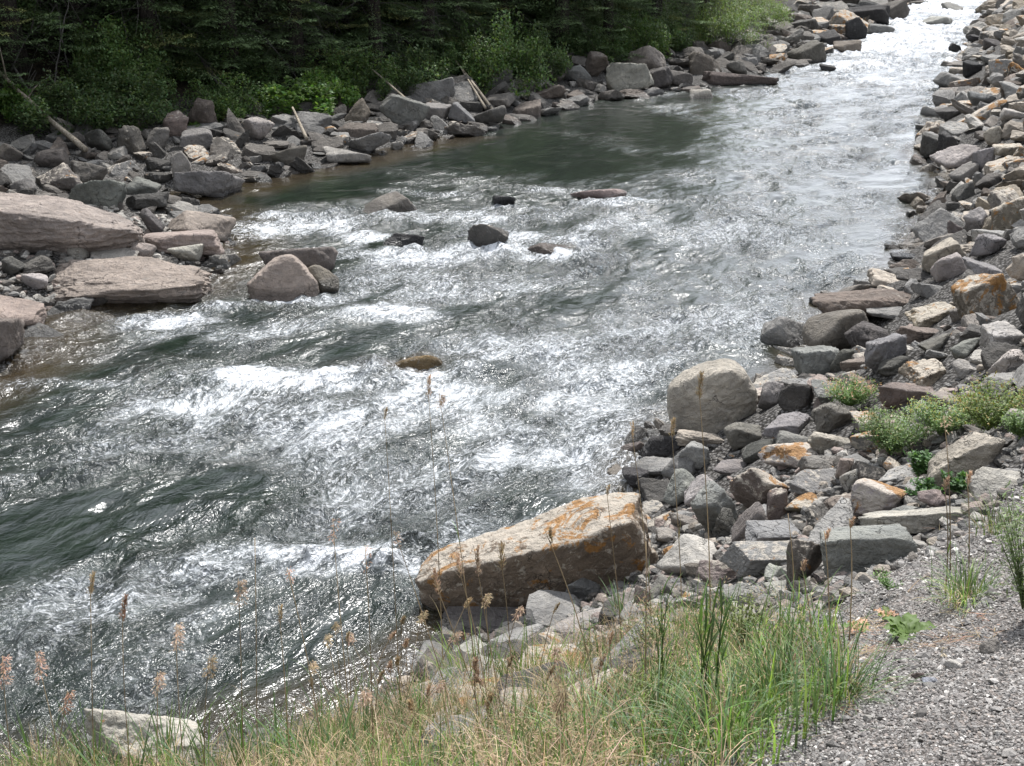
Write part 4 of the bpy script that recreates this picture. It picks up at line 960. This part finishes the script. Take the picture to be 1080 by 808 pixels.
tussock(440, 775, 90, .50, .010, [GREEN, BLUEG], .6, 'green upright blades at the left foot of the slab', .10, .1)
tussock(385, 805, 80, .52, .010, [GREEN, BLUEG], .6, 'green blades at the water edge in the lower middle', .10, .1)
tussock(870, 650, 30, .12, .005, [GREEN], .7, 'tiny dark green tuft against the blocky boulder', .02, 0)
for i, (px, lab) in enumerate([(40, 'leftmost tall green blades at the bottom edge'), (105, 'tall green blades left of the cream rock'), (135, 'tall green blades in front of the cream rock'), (180, 'tall green blades right of the cream rock'), (225, 'tall green blades between cream rock and dry grass'), (262, 'tall green blades leaning by the lower left water'), (300, 'tall green blades where the dry grass begins'), (345, 'tall green blades beside the dry grass thicket')]):
    tussock(px, 825 + (i % 3) * 14, 44, .62, .016, [GREEN, BLUEG], .5, lab, .045, .1)
# tall reed
def reed(px, py, ty, n, lab, w=.008, spread=.03):
    o = foot(px, py); d = proj(o)[2]; Ht = (py - ty) * d / F * .92; e = empty('reed_plant', o, lab, 'reed', 'tall reeds')
    for i in range(n):
        ac = Acc(); hh = Ht * g.uniform(.7, 1); lx, ly = g.normal(size=2) * .05; t = np.linspace(0, 1, 8)[:, None]; r0 = np.append(g.normal(size=2) * spread, 0)
        c = r0 + np.hstack([lx * t ** 2, ly * t ** 2, hh * t]); tube(ac, c, np.linspace(.0032, .0012, 8), 5, C=jc(GREEN * .7, 1)[0]); ac.obj('stem', LEAF, e)
        ac = Acc(); m_ = 6; tt = np.linspace(.15, .9, m_); rt = np.stack([np.interp(tt, t[:, 0], c[:, q]) for q in range(3)], -1); C = jc(GREEN * .75, m_, .3)
        blades(ac, rt, g.uniform(.10, .2, m_), w, g.uniform(0, 6.28, m_), g.uniform(.1, 1.2, m_), C, C * 1.25, 7, up=g.uniform(.15, .5, m_), prof='leaf'); ac.obj('leaf', LEAF, e, smooth=False)
    return e
reed(742, 775, 575, 7, 'tall dark green reed standing above all plants near the middle')
reed(700, 760, 590, 3, 'slimmer reed just left of the tall dark green one', .006)
reed(800, 720, 600, 2, 'thin reed right of the tall dark green one', .006)
# flowering stalks
STG = 'thin grass stalks with seed heads over the water'
def stalk(bx, by, tx, ty, lab, head='plume', hl=.10, col=TAN, scol=STRAW * .85, leaf=1, droop=.2, thick=.0036):
    o = foot(bx, by); d = proj(o)[2]; r = ray(tx, ty); tdir = r * (d / (r[1] * cp - r[2] * sp)); tip = np.array([0, 0, CAMZ]) + tdir; v = tip - o
    e = empty('grass_stalk', o, lab, 'grass stalk', STG); t = np.linspace(0, 1, 12)[:, None]; ln = np.linalg.norm(v)
    c = v * t + np.array([-v[0], -v[1], 0]) * (.45 * t * (1 - t)) + np.sin(t * 4 + bx) * .006
    ac = Acc(); tube(ac, c, np.linspace(thick, thick * .5, 12), 5, C=scol); ac.obj('stem', DRY, e)
    if head:
        ac = Acc(); m_ = {'plume': 150, 'spike': 80, 'loose': 130, 'dots': 34}[head]; f = 1 - hl / ln; tt = f + (1 - f) * g.uniform(0, 1, m_) ** .9
        rt = np.stack([np.interp(tt, t[:, 0], c[:, q]) for q in range(3)], -1); wd = {'plume': .019, 'spike': .007, 'loose': .034, 'dots': .034}[head] * (1 - .7 * (tt - f) / (1 - f))
        az = g.uniform(0, 6.28, m_); rt[:, 0] += np.cos(az) * wd * g.uniform(0, 1, m_) + droop * .1 * (tt - f) / (1 - f); rt[:, 1] += np.sin(az) * wd; rt[:, 2] -= wd * g.uniform(0, .8, m_)
        C = jc(col, m_, .35); blades(ac, rt, {'plume': .021, 'spike': .016, 'loose': .020, 'dots': .018}[head] * g.uniform(.7, 1.3, m_), .0052, az, g.uniform(0, .8, m_), C * .9, C * 1.2, 3, up=g.uniform(.1, .7, m_) + (1.6 if head in ('loose', 'dots') else 0), prof='leaf')
        ac.obj('seed_head', DRY, e, smooth=False)
    for _ in range(leaf):
        ac = Acc(); q = g.uniform(.15, .55); rt = np.array([[np.interp(q, t[:, 0], c[:, w]) for w in range(3)]]); C = jc(GREEN if g.uniform() < .6 else STRAW * .7, 1)
        blades(ac, rt, [g.uniform(.10, .2)], .006, [g.uniform(0, 6.28)], [g.uniform(.4, 1.6)], C, C * 1.2, 7, up=.35); ac.obj('leaf', LEAF, e, smooth=False)
    return e
for a_ in [(470, 745, 450, 398, 'tallest brown seed stalk left of centre over the river', 'plume', .13, TAN), (425, 765, 404, 432, 'pale thin stalk just left of the tallest one', 'spike', .07, STRAW * .8), (505, 750, 463, 415, 'stalk crossing close right of the tallest one', 'loose', .07, TAN),
    (748, 702, 737, 393, 'golden seed stalk in front of the round boulder', 'plume', .11, STRAW), (718, 650, 708, 441, 'short pale seed stalk left foot of the round boulder', 'plume', .10, STRAW), (688, 660, 664, 446, 'pale seed stalk over the black wet rocks', 'spike', .10, STRAW), (655, 690, 640, 512, 'short stalk above the big slab right end', 'spike', .05, STRAW),
    (275, 850, 268, 568, 'thin green stalk standing alone at lower left', None, 0, TAN), (105, 860, 94, 606, 'tan seed stalk near the left edge', 'plume', .11, STRAW * .8), (140, 855, 130, 628, 'brown seed stalk right of the tan one at left', 'plume', .12, RUST), (196, 860, 187, 655, 'fluffy brown seed stalk above the cream rock', 'loose', .12, TAN),
    (75, 870, 38, 686, 'drooping brown plume at the left edge', 'loose', .12, RUST + .05), (20, 880, 4, 690, 'drooping plume cut by the left frame edge', 'loose', .12, RUST + .05), (262, 860, 250, 612, 'pinkish seed stalk left of the lone green one', 'loose', .1, TAN), (345, 830, 303, 598, 'stalk with small red brown heads near the foam', 'dots', .06, RUST), (372, 820, 352, 545, 'red tinted stalk reaching into the foam', 'dots', .09, RUST),
    (395, 810, 385, 575, 'leaning stalk with sparse red heads', 'dots', .1, RUST), (520, 770, 478, 585, 'brush like head in front of the slab left part', 'plume', .12, TAN + .05), (530, 775, 500, 578, 'brush like head in front of the slab face', 'plume', .13, TAN + .05), (545, 770, 525, 575, 'brush like head right one before the slab face', 'plume', .12, STRAW), (510, 780, 455, 600, 'brush like head over the slab left tip', 'plume', .12, TAN),
    (682, 770, 680, 573, 'bare pale stem before the slab right end', None, 0, STRAW), (877, 690, 868, 562, 'thin brown stalk at the blocky boulder left side', 'spike', .04, TAN), (897, 675, 895, 548, 'thin brown stalk before the blocky boulder', 'spike', .04, TAN), (998, 628, 995, 505, 'thin brown stalk rising from the lone grass clump', 'spike', .05, TAN), (1022, 625, 1018, 500, 'second thin stalk of the lone grass clump', 'spike', .05, TAN),
    (1003, 600, 994, 440, 'long reddish stalk up over the striped tan rock', 'dots', .05, TAN), (836, 640, 832, 540, 'thin stalk in the orange rock pile', None, 0, TAN), (855, 690, 846, 590, 'short stalk above the dark faced block', 'spike', .04, TAN), (312, 850, 292, 640, 'pale bent stalk beside the dry thicket', 'spike', .08, STRAW), (215, 865, 222, 690, 'faint pale stalk by the cream rock', 'loose', .08, STRAW), (640, 790, 575, 560, 'long leaning straw across the slab', 'spike', .06, STRAW),
    (60, 865, 70, 730, 'short drooping brown stalk at far left bottom', 'loose', .09, RUST), (168, 860, 165, 710, 'short fluffy stalk over the cream rock', 'loose', .08, TAN), (480, 770, 415, 560, 'leaning faint stalk over the small rapid', 'dots', .08, TAN)]:
    stalk(*a_)
for i in range(34):
    bx = g.uniform(330, 700); by = g.uniform(740, 830); stalk(bx, by, bx + g.normal() * 25, by - g.uniform(60, 120), 'short thin seeding stalk among many in the dry grass', ['loose', 'spike', 'plume'][i % 3], .05, STRAW * .9 if i % 2 else TAN, leaf=0)['group'] = 'short stalks in the dry grass'
# leafy plants on the riprap
def leafy(px, py, w_px, h_px, n, c, lab, ll=.030, lw=.011, stems=60, fl=None):
    o = foot(px, py); d = proj(o)[2]; rx = w_px * d / F / 1.7; rz = h_px * d / F * 1.15; e = empty('leafy_plant', o, lab, 'plant', 'leafy plants on the rocks')
    ac = Acc(); S_ = []
    for i in range(stems):
        az = g.uniform(0, 6.28); rr = g.uniform(.2, 1) ** .6; t = np.linspace(0, 1, 6)[:, None]
        c_ = np.hstack([np.cos(az) * rx * rr * t ** 1.2, np.sin(az) * rx * .8 * rr * t ** 1.2, rz * (1 - .35 * rr ** 2) * t * g.uniform(.7, 1.05)]) + [0, 0, .05]; S_.append(c_); tube(ac, c_, np.linspace(.003, .001, 6), 4, C=c)
    ac.obj('stem', LEAF, e)
    S_ = np.array(S_); n = int(n * 1.7); ll *= .85; k = g.integers(0, stems, n); tt = g.uniform(.1, 1, n) ** .7; f = tt * 5; i0 = np.minimum(f.astype(int), 4); fr = (f - i0)[:, None]
    P_ = S_[k, i0] * (1 - fr) + S_[k, i0 + 1] * fr + g.normal(size=(n, 3)) * [rx * .10, rx * .10, rz * .05]; C = jc(c, n, .35)
    if fl is not None: C = np.where((tt[:, None] > .86) & (g.uniform(size=(n, 1)) < .5), jc(fl, n, .2), C)
    ac = Acc(); blades(ac, P_, ll * g.uniform(.6, 1.2, n), lw * g.uniform(.7, 1.2, n), g.uniform(0, 6.28, n), g.uniform(.1, .9, n), C, C * 1.2, 3, up=g.uniform(.3, 1.6, n), prof='leaf'); ac.obj('foliage', LEAF, e, smooth=False)
    return e
WG = np.array([.15, .215, .095])
leafy(938, 486, 74, 50, 2600, WG, 'dense round green plant left of the striped tan rock', fl=OLIVE * 1.3)
leafy(895, 436, 56, 32, 1500, np.array([.12, .19, .06]), 'green tuft with rusty tips above the dense round plant', fl=RUST, ll=.045, lw=.008)
leafy(990, 466, 66, 42, 1700, WG, 'loose green plant between round plant and striped rock', fl=np.array([.22, .2, .06]))
leafy(1040, 462, 76, 52, 2200, WG * [1.2, 1.1, .9], 'tall yellow green plant above the striped tan rock', fl=np.array([.25, .2, .06]))
leafy(1075, 470, 40, 30, 700, WG, 'green plant cut by the right edge above the pale slab')
leafy(968, 510, 34, 26, 320, np.array([.09, .17, .06]), 'small broad leaved plant left of the striped rock', .05, .024, 10)
leafy(975, 535, 36, 18, 260, np.array([.08, .15, .06]), 'small plant under the striped tan rock', .045, .022, 10)
leafy(1004, 528, 34, 20, 260, np.array([.08, .15, .06]), 'small plant right under the striped rock corner', .045, .022, 10)
leafy(800, 535, 14, 12, 90, np.array([.22, .27, .18]), 'tiny pale green plant between the orange rocks', .02, .01, 8)
leafy(1076, 655, 90, 150, 900, np.array([.12, .16, .07]), 'dark bushy weed at the right frame edge on the gravel', .03, .006, 26)
leafy(780, 700, 40, 70, 500, OLIVE, 'olive weed right of the tall reed', .022, .007, 16)
leafy(690, 700, 60, 60, 700, OLIVE * 1.1, 'olive seeding weed left of the tall reed', .02, .006, 22, fl=RUST)
leafy(935, 632, 30, 20, 120, GREEN, 'sparse little weed on the gravel slope', .025, .006, 8)
tussock(600, 745, 90, .36, .006, [STRAW, TAN, OLIVE], 1.6, 'straw coloured grass clump below the big slab', .10, .3)
tussock(470, 790, 90, .42, .006, [STRAW, TAN, OLIVE], 1.5, 'straw coloured clump at the bottom left of the dry grass', .10, .3)
tussock(540, 800, 90, .42, .006, [STRAW, TAN, OLIVE], 1.5, 'straw coloured clump at the bottom middle of the dry grass', .10, .3)
leafy(700, 765, 70, 50, 500, OLIVE, 'low olive weed at the foot of the slimmer reed', .022, .007, 20)
# broad leaved dock
def dock(px, py, lab, n=11, L=.11, c=(.13, .23, .035), dry=False):
    o = foot(px, py); e = empty('dock_plant', o, lab, 'plant', 'broad leaved plants on the gravel')
    for i in range(n):
        az = i * 2.4 + g.normal() * .2; l = L * g.uniform(.7, 1.1); t = np.linspace(0, 1, 15); w = l * .24 * np.sin(np.pi * t ** .8) ** .7 * (1 + .22 * np.sin(t * 26)); w[0] = w[-1] = .001
        ang = .9 + t * .9; x = np.cumsum(np.sin(ang)) * l / 15; z = np.cumsum(np.cos(ang)) * l / 15; zf = .012 * np.sin(t * 17 + i)
        V = []; 
        for k, (a2, b2) in enumerate([(-1, .25), (0, -.0), (1, .25)]):
            V.append(np.stack([x * np.cos(az) - a2 * w * np.sin(az), x * np.sin(az) + a2 * w * np.cos(az), z + abs(a2) * w * .35 + a2 * zf * .5], -1))
        V = np.stack(V, 1).reshape(-1, 3); Fq = np.concatenate([[[3 * s, 3 * s + 1, 3 * s + 4, 3 * s + 3], [3 * s + 1, 3 * s + 2, 3 * s + 5, 3 * s + 4]] for s in range(14)])
        C = np.array(c) * g.uniform(.75, 1.3) if not (dry and i % 2) else RUST * g.uniform(.8, 1.4)
        ac = Acc(); ac.add(V, Fq, C=C); ac.obj('leaf', LEAF, e)
dock(960, 672, 'bright green broad crinkled leaves on the gravel', 15, .13, (.11, .17, .045))
dock(905, 665, 'green and reddish leaf rosette left of the bright one', 9, .075, (.10, .16, .04), True)
dock(875, 685, 'rusty withered leaves at the grass edge', 9, .07, (.22, .13, .07), True)
dock(935, 650, 'small reddish rosette behind the bright one', 8, .06, (.13, .17, .05), True)
# straw litter on the gravel
ac = Acc()
for (x0, y0, x1, y1, n) in [(905, 690, 1050, 672, 150), (850, 670, 935, 660, 120), (960, 560, 1010, 550, 30), (790, 790, 900, 745, 60), (1000, 640, 1040, 655, 40), (890, 705, 930, 690, 80)]:
    f = g.uniform(0, 1, n); px = x0 + (x1 - x0) * f + g.normal(size=n) * 8; py = y0 + (y1 - y0) * f + g.normal(size=n) * 5
    rt = np.array([foot(u, v) for u, v in zip(px, py)]) + [0, 0, .006]; C = np.where(g.uniform(size=(n, 1)) < .6, jc(STRAW * .8, n, .3), jc(RUST, n, .3))
    blades(ac, rt, g.uniform(.03, .11, n), .0028, g.normal(size=n) * .6 + np.where(g.uniform(size=n) < .5, 0, 3.14), g.uniform(-.2, .3, n), C, C, 4, up=g.uniform(1.35, 1.6, n))
tag(ac.obj('straw_litter', DRY, smooth=False), 'dead straw and rusty stems lying on the gravel', 'litter', kind='stuff')
# gravel pebbles
def pebbles(n, xr, yr, r0, r1, pw, cond):
    x = g.uniform(*xr, n); y = g.uniform(*yr, n); a = sR(x, y) + .18 * n2(x, y, 1.1, 5, 3); a = a - gthr(y) + .1; k = cond(a, x, y); x, y = x[k], y[k]; n = len(x); h = H(x, y, True)
    r = r0 + (r1 - r0) * g.uniform(0, 1, n) ** pw; B_ = np.array([[1, 0, 0], [-1, 0, 0], [0, 1, 0], [0, -1, 0], [0, 0, 1], [0, 0, -1], [.6, .6, .5], [-.6, .6, .4], [.6, -.6, .4], [-.6, -.6, .5]], float)
    Ft = bmesh.new(); [Ft.verts.new(v.tolist()) for v in B_]; bmesh.ops.convex_hull(Ft, input=Ft.verts); Ft.verts.index_update(); TR = np.array([[v.index for v in f.verts] for f in Ft.faces]); Ft.free()
    V = B_[None] * g.uniform(.65, 1.25, (n, 10, 1)) * (r[:, None, None] * np.stack([g.uniform(.8, 1.4, n), g.uniform(.7, 1.1, n), g.uniform(.5, .9, n)], -1)[:, None])
    az = g.uniform(0, 6.28, n); tl = g.normal(size=n) * .4; ca, sa, ct, st = np.cos(az), np.sin(az), np.cos(tl), np.sin(tl)
    z_ = V[..., 2] * ct[:, None] + V[..., 0] * st[:, None]; x_ = V[..., 0] * ct[:, None] - V[..., 2] * st[:, None]; y_ = V[..., 1]
    V = np.stack([x_ * ca[:, None] - y_ * sa[:, None] + x[:, None], x_ * sa[:, None] + y_ * ca[:, None] + y[:, None], z_ + (h + r * g.uniform(.0, .45, n))[:, None]], -1)
    pal = np.array([(.20, .195, .19), (.13, .127, .125), (.28, .27, .26), (.075, .073, .072), (.40, .385, .365), (.27, .235, .21), (.17, .16, .155), (.23, .22, .21), (.58, .56, .53)])
    C = pal[g.choice(9, n, p=[.2, .16, .16, .13, .08, .07, .1, .08, .02])] * .86 + [.042, .036, .030]; C *= g.uniform(.8, 1.2, (n, 1)); C4 = np.hstack([C, np.zeros((n, 1))])
    return V.reshape(-1, 3), (TR[None] + (np.arange(n) * 10)[:, None, None]).reshape(-1, 3), np.repeat(C4, 10, 0), np.repeat(g.uniform(size=n), 10)
parts = [pebbles(1300, (-.2, 3.9), (1.2, 6.6), .011, .026, 2.2, lambda a, x, y: (a > -.1) & (np.abs(x) < .62 * y + .5)), pebbles(260000, (-.6, 3.9), (1.2, 6.6), .003, .0078, 1.6, lambda a, x, y: (a > 0) & (np.abs(x) < .62 * y + .5)), pebbles(5000, (-.6, 3.6), (1.2, 5.4), .008, .016, 2.5, lambda a, x, y: (a > -.15) & (np.abs(x) < .62 * y + .5)), pebbles(16000, (1, 9), (5, 14), .01, .025, 1.5, lambda a, x, y: a > 0), pebbles(6000, (-3, 1), (.4, 3.5), .006, .014, 1.5, lambda a, x, y: a > -.1)]
off = 0; Fs2 = []
for p_ in parts: Fs2.append(p_[1] + off); off += len(p_[0])
m = NT('pebble'); a_ = m.n('Attribute', attribute_name='tint').outputs['Color']; pp = m.n('NewGeometry').outputs['Position']; nn_ = m.noise(pp, 260, 3, .6)
PEB = m.fin(m.pbsdf(m.mix(m.mr(nn_, .35, .65), m.vmath('SCALE', a_, scale=.75), m.vmath('SCALE', a_, scale=1.25)), .85, m.bump(nn_, .5, .002), .3))
tag(mk('gravel', np.vstack([p_[0] for p_ in parts]), np.vstack(Fs2), PEB, smooth=False, attrs={'tint': np.vstack([p_[2] for p_ in parts])}), 'mixed grey gravel of the road shoulder at lower right', 'gravel', kind='stuff')
# a few stones lying on the gravel
for i, (px, py, w, c, lab) in enumerate([(1005, 706, 19, (.45, .43, .40), 'whitish stone lying on the open gravel'), (980, 722, 15, (.22, .23, .26), 'blue grey stone beside the whitish one'), (968, 716, 11, (.13, .10, .09), 'small brown stone left of the blue grey one'), (1047, 688, 24, (.2, .185, .17), 'flat grey brown chip at the end of the straw'), (995, 694, 8, (.42, .36, .27), 'tiny yellowish stone above the whitish one'), (1053, 777, 9, (.5, .48, .45), 'tiny white stone near the right bottom'), (915, 762, 10, (.3, .29, .27), 'small pale stone right of the green clump'), (1012, 565, 12, (.4, .36, .33), 'small pale stone at the foot of the pale slab'), (940, 720, 9, (.36, .31, .27), 'small tan stone left of the brown one')]):
    o = foot(px, py); d = proj(o)[2]; s_ = w * d / F / 2; V, Ft = shape('angular', 4, 500 + i); q = mk('stone', V * 2 * s_ * [1.15, .9, .7], Ft, ROCK, loc=o + [0, 0, s_ * .35]); q.color = (*c, .05); tag(q, lab, 'stone', 'single stones on the gravel')
# ------------------------------------------------------------------ light, sky, camera
SUN_EL, SUN_AZ = R(56), R(14)       # azimuth measured from +Y towards +X
sd_ = np.array([math.sin(SUN_AZ) * math.cos(SUN_EL), math.cos(SUN_AZ) * math.cos(SUN_EL), math.sin(SUN_EL)])
from mathutils import Vector
L = bpy.data.lights.new('sun', 'SUN'); L.energy = 4.8; L.angle = R(.9); L.color = (1, .975, .945)
lo_ = bpy.data.objects.new('sun', L); COL.objects.link(lo_); lo_.rotation_euler = Vector(sd_).to_track_quat('Z', 'Y').to_euler(); lo_.location = (0, 0, 60)
wd = bpy.data.worlds.new('World'); sc.world = wd; wd.use_nodes = True; t = wd.node_tree; t.nodes.clear()
nd = lambda s, **k: (lambda q: ([setattr(q, a, b) for a, b in k.items()], q)[1])(t.nodes.new('ShaderNode' + s))
sky = nd('TexSky', sky_type='NISHITA', sun_disc=False, sun_elevation=SUN_EL, sun_rotation=SUN_AZ, air_density=1.2, dust_density=1.5)
tc = nd('TexCoord'); mp = nd('Mapping'); mp.inputs['Scale'].default_value = (1, 1, 2.2); t.links.new(tc.outputs['Generated'], mp.inputs['Vector'])
nz = nd('TexNoise'); nz.inputs['Scale'].default_value = 2.6; nz.inputs['Detail'].default_value = 8; nz.inputs['Roughness'].default_value = .55; t.links.new(mp.outputs[0], nz.inputs['Vector'])
mr = nd('MapRange', interpolation_type='SMOOTHSTEP'); mr.inputs[1].default_value = .36; mr.inputs[2].default_value = .52; t.links.new(nz.outputs['Fac'], mr.inputs[0])
n2_ = nd('TexNoise'); n2_.inputs['Scale'].default_value = 5; n2_.inputs['Detail'].default_value = 6; t.links.new(mp.outputs[0], n2_.inputs['Vector'])
cr2 = nd('MapRange'); cr2.inputs[1].default_value = .3; cr2.inputs[2].default_value = .7; cr2.inputs[3].default_value = 9.5; cr2.inputs[4].default_value = 16.; t.links.new(n2_.outputs['Fac'], cr2.inputs[0])
dt = nd('VectorMath', operation='DOT_PRODUCT'); t.links.new(tc.outputs['Generated'], dt.inputs[0]); dt.inputs[1].default_value = (math.sin(SUN_AZ) * .88, math.cos(SUN_AZ) * .88, .47)
gm = nd('MapRange', interpolation_type='SMOOTHSTEP'); gm.inputs[1].default_value = .1; gm.inputs[2].default_value = 1.0; gm.inputs[3].default_value = .78; gm.inputs[4].default_value = 1.28; t.links.new(dt.outputs['Value'], gm.inputs[0])
bm = nd('Math', operation='MULTIPLY'); t.links.new(cr2.outputs[0], bm.inputs[0]); t.links.new(gm.outputs[0], bm.inputs[1])
cc = nd('CombineXYZ')
for i_, k_ in enumerate((.94, .985, 1.07)):
    mm = nd('Math', operation='MULTIPLY'); mm.inputs[1].default_value = k_; t.links.new(bm.outputs[0], mm.inputs[0]); t.links.new(mm.outputs[0], cc.inputs[i_])
mx = nd('Mix', data_type='RGBA'); t.links.new(mr.outputs[0], mx.inputs[0]); t.links.new(sky.outputs[0], mx.inputs[6]); t.links.new(cc.outputs[0], mx.inputs[7])
bg = nd('Background'); bg.inputs[1].default_value = .08; t.links.new(mx.outputs[2], bg.inputs[0]); wo = nd('OutputWorld'); t.links.new(bg.outputs[0], wo.inputs[0])
cam = bpy.data.cameras.new('camera'); cam.sensor_width = 36; cam.lens = 36 * F / 1080; cam.clip_end = 3000; cam.clip_start = .05
co = bpy.data.objects.new('camera', cam); COL.objects.link(co); co.location = (0, 0, CAMZ); co.rotation_euler = (R(90) - PITCH, 0, 0); sc.camera = co
vs = sc.view_settings; vs.view_transform = 'Standard'; vs.look = 'None'; vs.exposure = 0.50; vs.gamma = 1; vs.use_curve_mapping = False
sc.cycles.max_bounces = 6; sc.cycles.diffuse_bounces = 3; sc.cycles.transparent_max_bounces = 10; sc.cycles.sample_clamp_indirect = 4; sc.cycles.sample_clamp_direct = 8
sc.cycles.use_denoising = True
